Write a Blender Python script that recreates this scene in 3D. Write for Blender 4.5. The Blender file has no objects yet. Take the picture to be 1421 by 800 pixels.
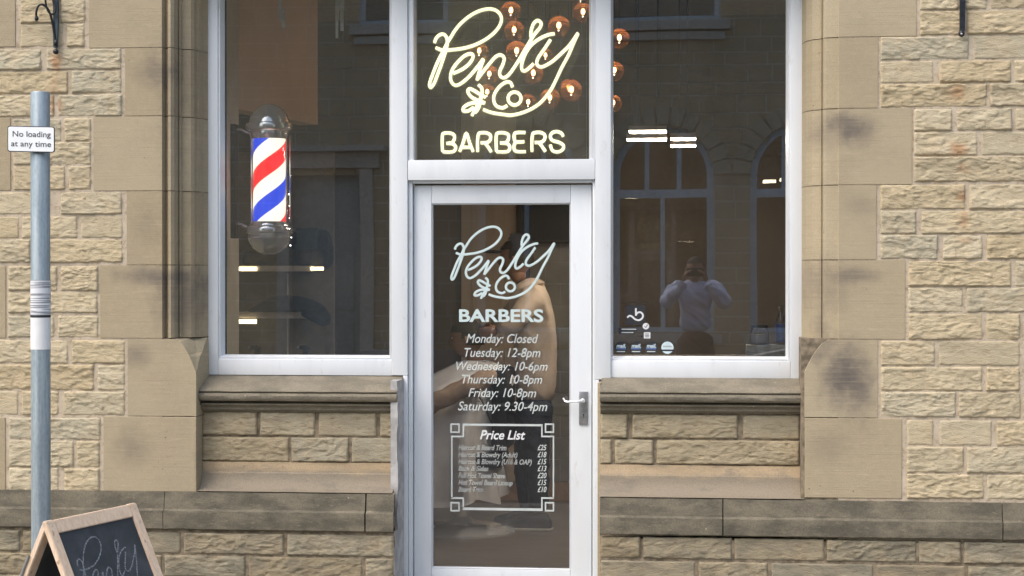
import bpy, bmesh, math, random
from mathutils import Vector, Matrix, noise
random.seed(7)
PI = math.pi
scene = bpy.context.scene
COL = scene.collection

# ------------------------------------------------------------------ camera
CAM = Vector((0.0, -8.3, 1.52)); FPX = 2500.0
TH = math.atan(254.5 / FPX); DE = math.atan(17 / FPX)
cd = bpy.data.cameras.new('camera'); co = bpy.data.objects.new('camera', cd); COL.objects.link(co)
co.location = CAM; co.rotation_euler = (PI/2 - DE, 0, TH)
cd.sensor_width = 36; cd.lens = FPX / 1421 * 36; cd.clip_start = 0.02; cd.clip_end = 2000
scene.camera = co
FW = Vector((-math.sin(TH)*math.cos(DE), math.cos(TH)*math.cos(DE), -math.sin(DE)))
RT = Vector((math.cos(TH), math.sin(TH), 0)); UP = RT.cross(FW)
# ------------------------------------------------------------------ sky, sun, exposure
SUN_DIR = Vector((-0.50, -0.50, 1.0)).normalized()
w = bpy.data.worlds.new('World'); scene.world = w; w.use_nodes = True
nt = w.node_tree; bgn = nt.nodes['Background']; sk = nt.nodes.new('ShaderNodeTexSky')
sk.sky_type = 'NISHITA'; sk.sun_disc = False
sk.sun_elevation = math.asin(SUN_DIR.z); sk.sun_rotation = math.atan2(SUN_DIR.x, SUN_DIR.y)
sk.air_density = 1.3; sk.dust_density = 4.0; sk.ozone_density = 1.2
nt.links.new(sk.outputs[0], bgn.inputs[0]); bgn.inputs[1].default_value = 0.15
sl = bpy.data.lights.new('sun', 'SUN'); so = bpy.data.objects.new('sun', sl); COL.objects.link(so)
sl.energy = 1.2; sl.angle = math.radians(70); sl.color = (1.0, 0.965, 0.92)
so.rotation_euler = (-SUN_DIR).to_track_quat('-Z', 'Y').to_euler()
scene.view_settings.view_transform = 'Standard'; scene.view_settings.look = 'None'
scene.view_settings.gamma = 1; scene.view_settings.exposure = 0.82
scene.render.engine = 'CYCLES'
scene.cycles.max_bounces = 10; scene.cycles.transparent_max_bounces = 16
scene.cycles.glossy_bounces = 5; scene.cycles.diffuse_bounces = 4

# ------------------------------------------------------------------ coordinates
def W(px, py, Y=0.0):                      # point of the photograph on the plane at distance Y behind the wall face
    d = FW*FPX + RT*(px-710.5) - UP*(py-400)
    return CAM + d*((Y-CAM.y)/d.y)
def X(px, Y=0.0, py=400): return W(px, py, Y).x
def Z(py, Y=0.0, px=710): return W(px, py, Y).z
GY = 0.29                                  # plane of the window glass
def M(px, py, Y):                          # where a thing seen mirrored in the glass really stands
    p = W(px, py, 2*GY - Y); return Vector((p.x, Y, p.z))

# ------------------------------------------------------------------ node helpers
class NT:
    def __init__(s, name):
        s.m = bpy.data.materials.new(name); s.m.use_nodes = True; s.t = s.m.node_tree
        s.b = s.t.nodes['Principled BSDF']; s.o = s.t.nodes['Material Output']
    def n(s, ty, **k):
        nd = s.t.nodes.new(ty)
        for a, v in k.items(): setattr(nd, a, v)
        return nd
    def l(s, a, b): s.t.links.new(a, b)
    def setin(s, sock, v):
        if hasattr(v, 'links'): s.l(v, sock)
        else: sock.default_value = v
    def math(s, op, a, b=0.0, c=None, clamp=False):
        nd = s.n('ShaderNodeMath', operation=op, use_clamp=clamp)
        s.setin(nd.inputs[0], a); s.setin(nd.inputs[1], b)
        if c is not None: s.setin(nd.inputs[2], c)
        return nd.outputs[0]
    def pos(s): return s.n('ShaderNodeNewGeometry').outputs['Position']
    def scl(s, v, sc):
        nd = s.n('ShaderNodeMapping'); s.l(v, nd.inputs[0]); nd.inputs[3].default_value = sc; return nd.outputs[0]
    def noise(s, v, scale, detail=4, rough=0.55, dist=0.0):
        nd = s.n('ShaderNodeTexNoise'); s.l(v, nd.inputs['Vector'])
        nd.inputs['Scale'].default_value = scale; nd.inputs['Detail'].default_value = detail
        nd.inputs['Roughness'].default_value = rough; nd.inputs['Distortion'].default_value = dist
        return nd.outputs[0]
    def ramp(s, v, a, b, lo=0.0, hi=1.0):
        nd = s.n('ShaderNodeMapRange'); nd.interpolation_type = 'SMOOTHSTEP'
        s.l(v, nd.inputs[0]); nd.inputs[1].default_value = a; nd.inputs[2].default_value = b
        nd.inputs[3].default_value = lo; nd.inputs[4].default_value = hi; return nd.outputs[0]
    def mix(s, f, a, b, mode='MIX'):
        nd = s.n('ShaderNodeMix', data_type='RGBA', blend_type=mode)
        s.setin(nd.inputs[0], f)
        for i, v in ((6, a), (7, b)):
            if isinstance(v, tuple): v = (*v, 1)
            s.setin(nd.inputs[i], v)
        return nd.outputs[2]
    def rnd(s): return s.n('ShaderNodeObjectInfo').outputs['Random']
    def bump(s, h, st, dist=0.01):
        nd = s.n('ShaderNodeBump'); s.l(h, nd.inputs['Height']); nd.inputs['Strength'].default_value = st
        nd.inputs['Distance'].default_value = dist; s.l(nd.outputs[0], s.b.inputs['Normal'])
    def col(s, c, rough=0.8):
        s.setin(s.b.inputs['Base Color'], (*c, 1) if isinstance(c, tuple) else c); s.setin(s.b.inputs['Roughness'], rough)
    def blob(s, cx, cz, rx, rz, soft=1.0, wob=0.5, y=None):      # soft-edged stain at a place on the wall
        p = s.pos(); sp = s.n('ShaderNodeSeparateXYZ'); s.l(p, sp.inputs[0])
        nz = s.noise(p, 14, 3)
        a = s.math('DIVIDE', s.math('SUBTRACT', sp.outputs[0], cx), rx)
        b = s.math('DIVIDE', s.math('SUBTRACT', sp.outputs[2], cz), rz)
        d = s.math('SQRT', s.math('ADD', s.math('MULTIPLY', a, a), s.math('MULTIPLY', b, b)))
        d = s.math('ADD', d, s.math('MULTIPLY', s.math('SUBTRACT', nz, 0.5), wob))
        return s.ramp(d, 1.0, 1.0-soft)

def plain(name, c, rough=0.6, metal=0.0, var=0.12, scale=20, bump=0.0, spec=0.5, coat=0):
    m = NT(name); p = m.pos(); f = m.noise(p, scale, 4)
    m.col(m.mix(m.ramp(f, 0.3, 0.7), tuple(x*(1-var) for x in c), tuple(min(1, x*(1+var)) for x in c)), rough)
    m.b.inputs['Metallic'].default_value = metal; m.b.inputs['Specular IOR Level'].default_value = spec
    m.b.inputs['Coat Weight'].default_value = coat
    if bump: m.bump(m.noise(p, scale*4, 4), bump, 0.004)
    return m.m
def emis(name, c, st, base=None):
    m = NT(name); m.col(base or c, 0.5)
    m.b.inputs['Emission Color'].default_value = (*c, 1); m.b.inputs['Emission Strength'].default_value = st
    return m.m
def glass(name, refl=0.15, tint=(0.86, 0.88, 0.87), wav=0.0, veil=0.0):
    m = NT(name); tr = m.n('ShaderNodeBsdfTransparent'); tr.inputs[0].default_value = (*tint, 1)
    gl = m.n('ShaderNodeBsdfGlossy'); gl.inputs['Roughness'].default_value = 0.0
    fr = m.n('ShaderNodeFresnel'); fr.inputs[0].default_value = 1.5
    f = m.math('ADD', m.math('MULTIPLY', fr.outputs[0], 1.2), refl-0.05, clamp=True)
    if wav:
        bn = m.n('ShaderNodeBump'); bn.inputs['Strength'].default_value = wav; bn.inputs['Distance'].default_value = 0.01
        m.l(m.noise(m.scl(m.pos(), (1, 1, 0.55)), 2.2, 1), bn.inputs['Height']); m.l(bn.outputs[0], gl.inputs['Normal'])
    mx = m.n('ShaderNodeMixShader'); m.l(f, mx.inputs[0]); m.l(tr.outputs[0], mx.inputs[1]); m.l(gl.outputs[0], mx.inputs[2])
    out = mx.outputs[0]
    if veil:  # pale diffuse veil mixed into the glass, imitating hazy reflections
        df = m.n('ShaderNodeBsdfDiffuse'); df.inputs[0].default_value = (.8, .76, .68, 1); m2 = m.n('ShaderNodeMixShader')
        sm = m.noise(m.scl(m.pos(), (1, 1, .6)), 4, 5, .65)
        m.l(m.ramp(sm, .3, .75, veil*.6, veil*1.5), m2.inputs[0]); m.l(out, m2.inputs[1]); m.l(df.outputs[0], m2.inputs[2]); out = m2.outputs[0]
    m.l(out, m.o.inputs[0]); return m.m

# ---- stone materials
def rock_mat(name, dark=1.0, grey=0.0, rust=True):
    m = NT(name); p = m.pos(); r = m.rnd()
    r2 = m.math('FRACT', m.math('MULTIPLY', r, 17.31))
    ps = m.scl(p, (1, 1, 3.2))
    big = m.noise(p, 7, 3); mid = m.noise(ps, 22, 5, 0.65, 0.6); fine = m.noise(p, 260, 3, 0.7)
    A = tuple(x*dark for x in (0.525, 0.435, 0.28)); B = tuple(x*dark for x in (0.59, 0.515, 0.365)); G = tuple(x*dark for x in (0.48, 0.435, 0.32))
    c = m.mix(r, A, B); c = m.mix(m.ramp(r2, 0.5, 0.9, 0, 0.9), c, G)
    r3 = m.math('FRACT', m.math('MULTIPLY', r, 41.7)); c = m.mix(m.ramp(r3, 0.6, 1.0, 0, .55), c, tuple(x*dark for x in (0.47, 0.37, 0.22)))
    c = m.mix(m.ramp(big, 0.42, 0.68, 0, 0.55), c, tuple(x*dark for x in (0.57, 0.46, 0.30)))
    c = m.mix(m.ramp(mid, 0.47, 0.32, 0, 0.6), c, tuple(x*dark for x in (0.30, 0.215, 0.13)))
    c = m.mix(m.ramp(mid, 0.54, 0.70, 0, 0.6), c, tuple(min(1, x*dark) for x in (0.70, 0.60, 0.44)))
    c = m.mix(m.ramp(fine, 0.3, 0.7, 0, 1), m.mix(0.18, c, (0.10, 0.075, 0.05)), c)
    if grey: c = m.mix(m.ramp(m.noise(ps, 6, 4), 0.4, 0.7, 0, grey), c, (0.15, 0.135, 0.105))
    if rust:
        for (x, z0, rx, rz, k) in ((80, 85, 10, 16, .9), (78, 148, 9, 18, .85), (76, 118, 7, 30, .4), (66, 210, 10, 24, .3),
                                   (1327, 130, 12, 13, .8), (1330, 205, 14, 14, .9), (1335, 232, 9, 9, .7), (1334, 272, 8, 15, .85),
                                   (1334, 307, 9, 17, .85), (1336, 333, 12, 6, .5), (72, 278, 10, 8, .6)):
            b = m.blob(X(x), Z(z0, 0, x), rx*1.5/300, rz*1.25/300, 1.0, 2.2)
            c = m.mix(m.math('MULTIPLY', b, k*.75), c, (0.38, 0.19, 0.085))
    m.col(c, 0.93); m.b.inputs['Specular IOR Level'].default_value = 0.25
    h = m.math('ADD', m.math('MULTIPLY', mid, 1.0), m.math('MULTIPLY', m.noise(ps, 90, 4, 0.7), 0.55))
    m.bump(h, 0.75, 0.008); return m.m
def dressed_mat(name, blobs=(), base=(0.435, 0.36, 0.235), tool=0.0):
    m = NT(name); p = m.pos(); r = m.rnd()
    big = m.noise(p, 3.5, 4); mid = m.noise(p, 35, 5, 0.6); fine = m.noise(p, 320, 3, 0.7)
    c = m.mix(r, tuple(x*0.88 for x in base), tuple(x*v for x, v in zip(base, (1.03, 1.06, 1.12))))
    c = m.mix(m.ramp(big, 0.42, 0.7, 0, 0.6), c, (0.37, 0.31, 0.215))
    c = m.mix(m.ramp(mid, 0.4, 0.65, 0.0, 0.22), c, (0.52, 0.41, 0.27))
    c = m.mix(m.ramp(fine, 0.32, 0.62, 0.38, 0), c, (0.16, 0.12, 0.08))
    c = m.mix(m.ramp(m.noise(m.scl(p, (1, 1, 6)), 8, 6, .7), .56, .74, 0, .35), c, (.58, .47, .33))
    tl_ = m.noise(m.scl(p, (1.2, 1.2, 75)), 2.2, 4, .7); c = m.mix(m.ramp(tl_, .48, .34, 0, .20), c, (.25, .185, .12))
    v = m.n('ShaderNodeTexVoronoi'); m.l(p, v.inputs['Vector']); v.inputs['Scale'].default_value = 26
    pit = m.ramp(v.outputs['Distance'], 0.12, 0.05, 0, 0.85)
    pm = m.ramp(m.noise(p, 5, 2), 0.55, 0.7, 0, 1)
    c = m.mix(m.math('MULTIPLY', pit, pm), c, (0.10, 0.07, 0.045))
    streak = m.noise(m.scl(p, (2, 2, 30)), 3, 4)
    for (x, z0, rx, rz, k, colr) in blobs:
        b = m.blob(X(x), Z(z0, 0, x), rx*1.12/300, rz*1.1/300, 1.0, 0.95)
        b = m.math('MULTIPLY', b, m.ramp(streak, 0.25, 0.6, 0.7, 1))
        c = m.mix(m.math('MULTIPLY', b, k*.85), c, colr)
    m.col(c, 0.9); m.b.inputs['Specular IOR Level'].default_value = 0.25
    m.bump(m.math('ADD', m.math('ADD', mid, m.math('MULTIPLY', tl_, 0.6)), m.math('MULTIPLY', fine, 0.5)), 0.5, 0.004); return m.m
SOOT_DARK = (0.115, 0.10, 0.092)
LB = [(212, 98, 40, 34, .6, SOOT_DARK), (236, 100, 12, 26, .5, SOOT_DARK), (205, 312, 30, 45, .28, SOOT_DARK), (225, 385, 95, 20, .8, SOOT_DARK), (250, 410, 60, 50, .55, SOOT_DARK),
      (190, 492, 30, 26, .6, SOOT_DARK), (182, 620, 36, 38, .5, SOOT_DARK), (235, 235, 20, 200, .25, SOOT_DARK), (258, 100, 60, 140, .34, SOOT_DARK),
      (268, 250, 30, 130, .3, SOOT_DARK), (284, 300, 8, 300, .5, SOOT_DARK), (247, 440, 44, 60, .4, SOOT_DARK), (278, 640, 12, 60, .5, SOOT_DARK)]  # soot, plus tall strips darkening the inner moulding and panel corner
RB = [(1180, 172, 48, 24, .85, SOOT_DARK), (1190, 190, 34, 22, .5, SOOT_DARK), (1150, 185, 40, 34, .5, SOOT_DARK), (1172, 522, 48, 66, 1.1, SOOT_DARK), (1196, 545, 26, 60, .6, SOOT_DARK),
      (1185, 383, 50, 17, .65, SOOT_DARK), (1140, 400, 50, 60, .45, SOOT_DARK), (1140, 460, 14, 40, .5, SOOT_DARK), (1195, 285, 34, 24, .35, SOOT_DARK),
      (1150, 620, 40, 30, .3, SOOT_DARK), (1132, 488, 24, 22, .4, SOOT_DARK)]
MAT = {}
MAT['rock'] = rock_mat('rockfaced_sandstone')
MAT['rock_plinth'] = rock_mat('rockfaced_plinth', 0.62, 0.6, False)
MAT['rock_panel'] = rock_mat('rockfaced_panel', 0.78, 0.2, False)
MAT['dress_l'] = dressed_mat('dressed_sandstone_weathered', LB)
MAT['dress_r'] = dressed_mat('dressed_sandstone_sooted', RB, (0.46, 0.385, 0.255))
MAT['dress'] = dressed_mat('dressed_sandstone', ())
m = NT('base_course_stone'); p = m.pos()
sp = m.n('ShaderNodeSeparateXYZ'); m.l(p, sp.inputs[0])
c = m.mix(m.ramp(m.noise(m.scl(p, (1, 1, 5)), 4, 4), 0.38, 0.66), (0.37, 0.28, 0.175), (0.43, 0.325, 0.205))
zz = m.math('ADD', sp.outputs[2], m.math('MULTIPLY', m.noise(m.scl(p, (1, 1, 3)), 9, 4), 0.06))
c = m.mix(m.ramp(zz, Z(652)+.03-.012, Z(660)+.03-.02, 0, 0.85), c, (0.225, 0.195, 0.15))
c = m.mix(m.ramp(m.noise(m.scl(p, (1, 1, 3)), 6, 5, .65), .52, .7, 0, .55), c, (0.16, 0.14, 0.115))
c = m.mix(m.ramp(m.noise(p, 200, 3), 0.3, 0.6, 0.3, 0), c, (0.08, 0.06, 0.04))
m.col(c, 0.9); m.bump(m.noise(p, 60, 5), 0.3, 0.004); MAT['base'] = m.m
def grime(name, c1, c2, c3):
    m = NT(name); p = m.pos(); r = m.rnd()
    c = m.mix(m.ramp(m.noise(m.scl(p, (1, 1, 2.5)), 5, 6, 0.65), 0.35, 0.65), c1, c2)
    c = m.mix(m.ramp(m.noise(m.scl(p, (1, 1, 4)), 24, 6, 0.75), 0.56, 0.72, 0, 0.7), c, c3)
    c = m.mix(m.ramp(m.noise(p, 150, 4, 0.8), 0.35, 0.62, 0.35, 0), c, (0.03, 0.028, 0.022))
    v = m.n('ShaderNodeTexVoronoi'); m.l(p, v.inputs['Vector']); v.inputs['Scale'].default_value = 11
    c = m.mix(m.ramp(v.outputs['Distance'], 0.045, 0.02, 0, 0.7), c, (0.55, 0.52, 0.45))
    m.col(c, 0.92); m.bump(m.noise(p, 70, 6, 0.7), 0.5, 0.006); return m.m
MAT['string'] = grime('grimy_string_course', (0.105, 0.094, 0.069), (0.205, 0.178, 0.128), (0.33, 0.275, 0.19))
MAT['sill'] = grime('weathered_sill', (0.175, 0.155, 0.115), (0.26, 0.225, 0.165), (0.38, 0.325, 0.235))
m = NT('lime_mortar'); p = m.pos()
c = m.mix(m.ramp(m.noise(p, 9, 5), 0.35, 0.65), (0.44, 0.365, 0.27), (0.53, 0.45, 0.345))
c = m.mix(m.ramp(m.noise(p, 40, 5, 0.7), 0.5, 0.34, 0, 0.6), c, (0.24, 0.165, 0.10))
m.col(c, 0.95); m.bump(m.noise(p, 120, 4), 0.5, 0.004); MAT['mortar'] = m.m
MAT['mortar_dk'] = plain('sooty_mortar', (0.20, 0.16, 0.11), 0.95, var=0.4, scale=30, bump=0.5)
m = NT('white_gloss_paint'); p = m.pos()
c = m.mix(m.ramp(m.noise(m.scl(p, (4, 4, 1)), 3, 5), 0.4, 0.75, 0, 0.35), (0.71, 0.74, 0.77), (0.60, 0.62, 0.65))
c = m.mix(m.ramp(m.noise(m.scl(p, (1, 1, .35)), 22, 6, 0.75), 0.58, 0.72, 0, 0.45), c, (0.50, 0.48, 0.44))
m.col(c, 0.32); m.bump(m.noise(m.scl(p, (6, 6, 1)), 14, 3), 0.05, 0.003); MAT['paint'] = m.m
m = NT('jamb_render'); p = m.pos()
c = m.mix(m.ramp(m.noise(p, 12, 5), 0.4, 0.65), (0.31, 0.305, 0.30), (0.46, 0.455, 0.45))
c = m.mix(m.ramp(m.noise(p, 30, 5, 0.8), 0.60, 0.68, 0, 0.8), c, (0.20, 0.19, 0.17))
m.col(c, 0.8); m.bump(m.noise(p, 50, 5), 0.3, 0.004); MAT['render'] = m.m
MAT['glass'] = glass('window_glass', 0.155, (0.96, 0.965, 0.96), 0.03, 0.012)
MAT['doorglass'] = glass('door_glass', 0.09, (0.96, 0.965, 0.96), 0.02, 0.007)
MAT['farglass'] = glass('far_window_glass', 0.07, (0.9, 0.92, 0.92), 0.02)
MAT['acrylic'] = glass('clear_acrylic', 0.05, (0.98, 0.98, 0.97), 0.0, 0.09)  # veil added so the neon leaves a halo on the panel
MAT['clear'] = glass('clear_container', 0.08, (0.80, 0.80, 0.82), 0.0)
MAT['iron'] = plain('black_wrought_iron', (0.018, 0.021, 0.026), 0.35, 0.3, 0.5, 60, 0.4)
MAT['iron_blue'] = plain('blue_black_iron', (0.035, 0.055, 0.07), 0.4, 0.2, 0.4, 40, 0.3)
MAT['black'] = plain('black_plastic', (0.012, 0.013, 0.016), 0.45)
MAT['chrome'] = plain('chrome', (0.90, 0.91, 0.93), 0.13, 0.68, 0.02)
MAT['satin'] = plain('satin_steel', (0.42, 0.43, 0.45), 0.35, 0.9, 0.15, 60)
MAT['vinyl'] = plain('pale_window_vinyl', (0.55, 0.66, 0.66), 0.6, var=0.05)
MAT['vinyl2'] = plain('silver_grey_vinyl', (0.52, 0.56, 0.55), 0.6, var=0.08)
MAT['vinyl3'] = plain('faded_vinyl', (0.36, 0.38, 0.37), 0.6, var=0.08)
MAT['white'] = plain('white_film', (0.72, 0.73, 0.74), 0.5, var=0.04)
MAT['signwhite'] = plain('white_sign_face', (0.82, 0.85, 0.88), 0.35, var=0.03)
MAT['ink'] = plain('dark_ink', (0.02, 0.02, 0.025), 0.6)
MAT['greyink'] = plain('grey_ink', (0.03, 0.033, 0.04), 0.6)
m = NT('galvanised_steel'); p = m.pos()
v = m.n('ShaderNodeTexVoronoi'); m.l(m.scl(p, (1, 1, .5)), v.inputs['Vector']); v.inputs['Scale'].default_value = 90
c = m.mix(m.ramp(m.noise(m.scl(p, (8, 8, .6)), 8, 5), 0.35, 0.65), (0.20, 0.25, 0.285), (0.29, 0.345, 0.375))
c = m.mix(m.math('MULTIPLY', v.outputs['Distance'], 0.25), c, (0.5, 0.56, 0.6))
m.col(c, 0.42); m.b.inputs['Metallic'].default_value = 0.35; MAT['galv'] = m.m
m = NT('pine_wood'); p = m.pos()
wv = m.noise(m.scl(p, (40, 40, 3)), 2.2, 5, 0.6, 0.8)
c = m.mix(m.ramp(wv, 0.35, 0.65), (0.66, 0.49, 0.35), (0.76, 0.60, 0.46))
c = m.mix(m.ramp(m.noise(p, 22, 2), 0.68, 0.76, 0, 0.7), c, (0.30, 0.17, 0.09))
m.col(c, 0.55); MAT['pine'] = m.m
m = NT('chalkboard'); p = m.pos()
c = m.mix(m.ramp(m.noise(p, 6, 5, 0.6, 0.5), 0.4, 0.75), (0.022, 0.030, 0.040), (0.055, 0.065, 0.08))
m.col(c, 0.75); MAT['board'] = m.m
m = NT('chalk'); p = m.pos()
f = m.ramp(m.noise(p, 160, 4, 0.8), 0.35, 0.6); tr = m.n('ShaderNodeBsdfTransparent'); mx = m.n('ShaderNodeMixShader')
m.col((0.30, 0.33, 0.37), 0.9); m.l(m.math('MULTIPLY', f, 0.6), mx.inputs[0]); m.l(tr.outputs[0], mx.inputs[1]); m.l(m.b.outputs[0], mx.inputs[2]); m.l(mx.outputs[0], m.o.inputs[0]); MAT['chalk'] = m.m
MAT['neon'] = emis('neon_tube', (1.0, 0.94, 0.57), 1.08, (0.9, 0.88, 0.75))
MAT['neon_back'] = emis('neon_backing', (0.9, 0.9, 0.62), 0.22, (0.7, 0.72, 0.62))
MAT['bulb'] = emis('glowing_filament', (1.0, 0.55, 0.22), 13)
MAT['led'] = emis('warm_led_strip', (1.0, 0.80, 0.48), 2.6)
MAT['led_and_glint'] = emis('white_led_and_glint', (1.0, 0.97, 0.9), 5)
MAT['farlight'] = emis('ceiling_light_panel', (1.0, 0.82, 0.55), 7)
m = NT('copper_glass'); p = m.n('ShaderNodeTexCoord').outputs['Object']; sp = m.n('ShaderNodeSeparateXYZ'); m.l(p, sp.inputs[0])
g = m.ramp(sp.outputs[2], 0.045, 0.095, 0.04, 0.62)          # metal film thickens to the top of each globe
tr = m.n('ShaderNodeBsdfTransparent'); tr.inputs[0].default_value = (1, 0.88, 0.78, 1)
gl = m.n('ShaderNodeBsdfGlossy'); gl.inputs[0].default_value = (1, 0.64, 0.43, 1); gl.inputs['Roughness'].default_value = 0.08
tl = m.n('ShaderNodeBsdfTranslucent'); tl.inputs[0].default_value = (0.95, 0.50, 0.28, 1)
a = m.n('ShaderNodeMixShader'); a.inputs[0].default_value = 0.55; m.l(gl.outputs[0], a.inputs[1]); m.l(tl.outputs[0], a.inputs[2])
lw = m.n('ShaderNodeLayerWeight'); lw.inputs[0].default_value = 0.35
f = m.math('ADD', g, m.math('MULTIPLY', lw.outputs['Facing'], 0.30), clamp=True)
mx = m.n('ShaderNodeMixShader'); m.l(f, mx.inputs[0]); m.l(tr.outputs[0], mx.inputs[1]); m.l(a.outputs[0], mx.inputs[2]); m.l(mx.outputs[0], m.o.inputs[0]); MAT['copper'] = m.m

# ------------------------------------------------------------------ object helpers
ORG = {}
def _tag(o, label=None, cat=None, group=None, kind=None):
    for k, v in (('label', label), ('category', cat), ('group', group), ('kind', kind)):
        if v: o[k] = v
    return o
def thing(name, loc, label, cat, group=None):
    o = bpy.data.objects.new(name, None); COL.objects.link(o); o.empty_display_size = 0.05
    o.location = loc; ORG[o.name] = Vector(loc); return _tag(o, label, cat, group)
class G:                                    # geometry in world coordinates
    def __init__(s): s.v = []; s.f = []
    def add(s, vs, fs):
        k = len(s.v); s.v += [Vector(q) for q in vs]; s.f += [tuple(i+k for i in f) for f in fs]; return s
    def box(s, x0, x1, y0, y1, z0, z1, bev=0.0):
        if x0 > x1: x0, x1 = x1, x0
        if y0 > y1: y0, y1 = y1, y0
        if z0 > z1: z0, z1 = z1, z0
        if not bev:
            return s.add([(x, y, z) for z in (z0, z1) for y in (y0, y1) for x in (x0, x1)],
                         [(0, 2, 3, 1), (4, 5, 7, 6), (0, 1, 5, 4), (2, 6, 7, 3), (0, 4, 6, 2), (1, 3, 7, 5)])
        b = min(bev, (x1-x0)/2.1, (y1-y0)/2.1, (z1-z0)/2.1); bm = bmesh.new(); bmesh.ops.create_cube(bm, size=1)
        for v in bm.verts: v.co = ((x0+x1)/2+v.co.x*(x1-x0), (y0+y1)/2+v.co.y*(y1-y0), (z0+z1)/2+v.co.z*(z1-z0))
        bmesh.ops.bevel(bm, geom=bm.edges[:], offset=b, segments=2, affect='EDGES', profile=0.6)
        return s.bm(bm)
    def bm(s, bm, T=None):
        bm.verts.index_update()
        s.add([(T @ v.co if T else v.co) for v in bm.verts], [tuple(v.index for v in f.verts) for f in bm.faces]); bm.free(); return s
    def prism(s, prof, axis, a0, a1):       # prof: list of 2-D points; axis 'z': (x,y), 'x': (y,z), 'y': (x,z)
        n = len(prof)
        mk = {'z': lambda p, a: (p[0], p[1], a), 'x': lambda p, a: (a, p[0], p[1]), 'y': lambda p, a: (p[0], a, p[1])}[axis]
        return s.add([mk(p, a0) for p in prof]+[mk(p, a1) for p in prof],
                     [(i, (i+1) % n, (i+1) % n+n, i+n) for i in range(n)]+[tuple(range(n))[::-1], tuple(range(n, 2*n))])
    def lathe(s, prof, c, n=32, axis='z'):  # prof (r, h)
        vs = []; fs = []
        for (r, h) in prof:
            for i in range(n):
                a = 2*PI*i/n
                q = (r*math.cos(a), r*math.sin(a), h) if axis == 'z' else ((r*math.cos(a), h, r*math.sin(a)) if axis == 'y' else (h, r*math.cos(a), r*math.sin(a)))
                vs.append(Vector(q)+Vector(c))
        for j in range(len(prof)-1):
            for i in range(n):
                fs.append((j*n+i, j*n+(i+1) % n, (j+1)*n+(i+1) % n, (j+1)*n+i))
        if prof[0][0] > 1e-5: fs.append(tuple(range(n))[::-1])
        if prof[-1][0] > 1e-5: fs.append(tuple(range((len(prof)-1)*n, len(prof)*n)))
        return s.add(vs, fs)
    def tube(s, pts, r, n=10, sq=None, T=None):   # sq: squash factor along the local Y
        pts = [Vector(p) for p in pts]; rs = r if isinstance(r, (list, tuple)) else [r]*len(pts)
        vs = []; fs = []; nrm = None
        for i, p in enumerate(pts):
            t = (pts[min(i+1, len(pts)-1)]-pts[max(i-1, 0)])
            if t.length < 1e-9: t = Vector((0, 0, 1))
            t.normalize()
            if nrm is None:
                nrm = Vector((0, 1, 0)) if abs(t.y) < .9 else Vector((1, 0, 0))
            nrm = (nrm - t*nrm.dot(t)); nrm.normalize(); b = t.cross(nrm)
            for k in range(n):
                a = 2*PI*k/n; o = (nrm*math.cos(a)+b*math.sin(a))*rs[i]
                if sq is not None: o.y *= sq
                q = p+o; vs.append(T(q) if T else q)
        for j in range(len(pts)-1):
            for k in range(n): fs.append((j*n+k, j*n+(k+1) % n, (j+1)*n+(k+1) % n, (j+1)*n+k))
        fs.append(tuple(range(n))[::-1]); fs.append(tuple(range((len(pts)-1)*n, len(pts)*n)))
        return s.add(vs, fs)
    def sphere(s, c, r, n=20, m=12, sc=(1, 1, 1)):
        return s.add(*_sph(c, r, n, m, sc))
    def build(s, name, mat, parent=None, smooth=False, kind=None, label=None, cat=None, group=None, org=None):
        lo = Vector((min(v.x for v in s.v), min(v.y for v in s.v), min(v.z for v in s.v)))
        hi = Vector((max(v.x for v in s.v), max(v.y for v in s.v), max(v.z for v in s.v)))
        o0 = Vector(org) if org is not None else Vector(((lo.x+hi.x)/2, (lo.y+hi.y)/2, lo.z))
        me = bpy.data.meshes.new(name); me.from_pydata([v-o0 for v in s.v], [], s.f)
        bm = bmesh.new(); bm.from_mesh(me); bmesh.ops.recalc_face_normals(bm, faces=bm.faces); bm.to_mesh(me); bm.free()
        if smooth:
            me.polygons.foreach_set('use_smooth', [True]*len(me.polygons))
            if smooth == 'auto':
                try: me.set_sharp_from_angle(angle=math.radians(35))
                except Exception: pass
        me.materials.append(MAT[mat] if isinstance(mat, str) else mat)
        o = bpy.data.objects.new(name, me); COL.objects.link(o)
        if parent is not None: o.parent = parent; o.location = o0-ORG[parent.name]
        else: o.location = o0
        ORG[o.name] = o0
        return _tag(o, label, cat, group, kind)
def _sph(c, r, n, m, sc):
    vs = [Vector(c)+Vector((0, 0, r*sc[2]))]; fs = []
    for j in range(1, m):
        t = PI*j/m
        for i in range(n):
            a = 2*PI*i/n
            vs.append(Vector(c)+Vector((r*sc[0]*math.sin(t)*math.cos(a), r*sc[1]*math.sin(t)*math.sin(a), r*sc[2]*math.cos(t))))
    vs.append(Vector(c)-Vector((0, 0, r*sc[2])))
    for i in range(n): fs.append((0, 1+i, 1+(i+1) % n))
    for j in range(m-2):
        for i in range(n): fs.append((1+j*n+i, 1+(j+1)*n+i, 1+(j+1)*n+(i+1) % n, 1+j*n+(i+1) % n))
    k = 1+(m-2)*n
    for i in range(n): fs.append((k+i, len(vs)-1, k+(i+1) % n))
    return vs, fs
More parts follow.
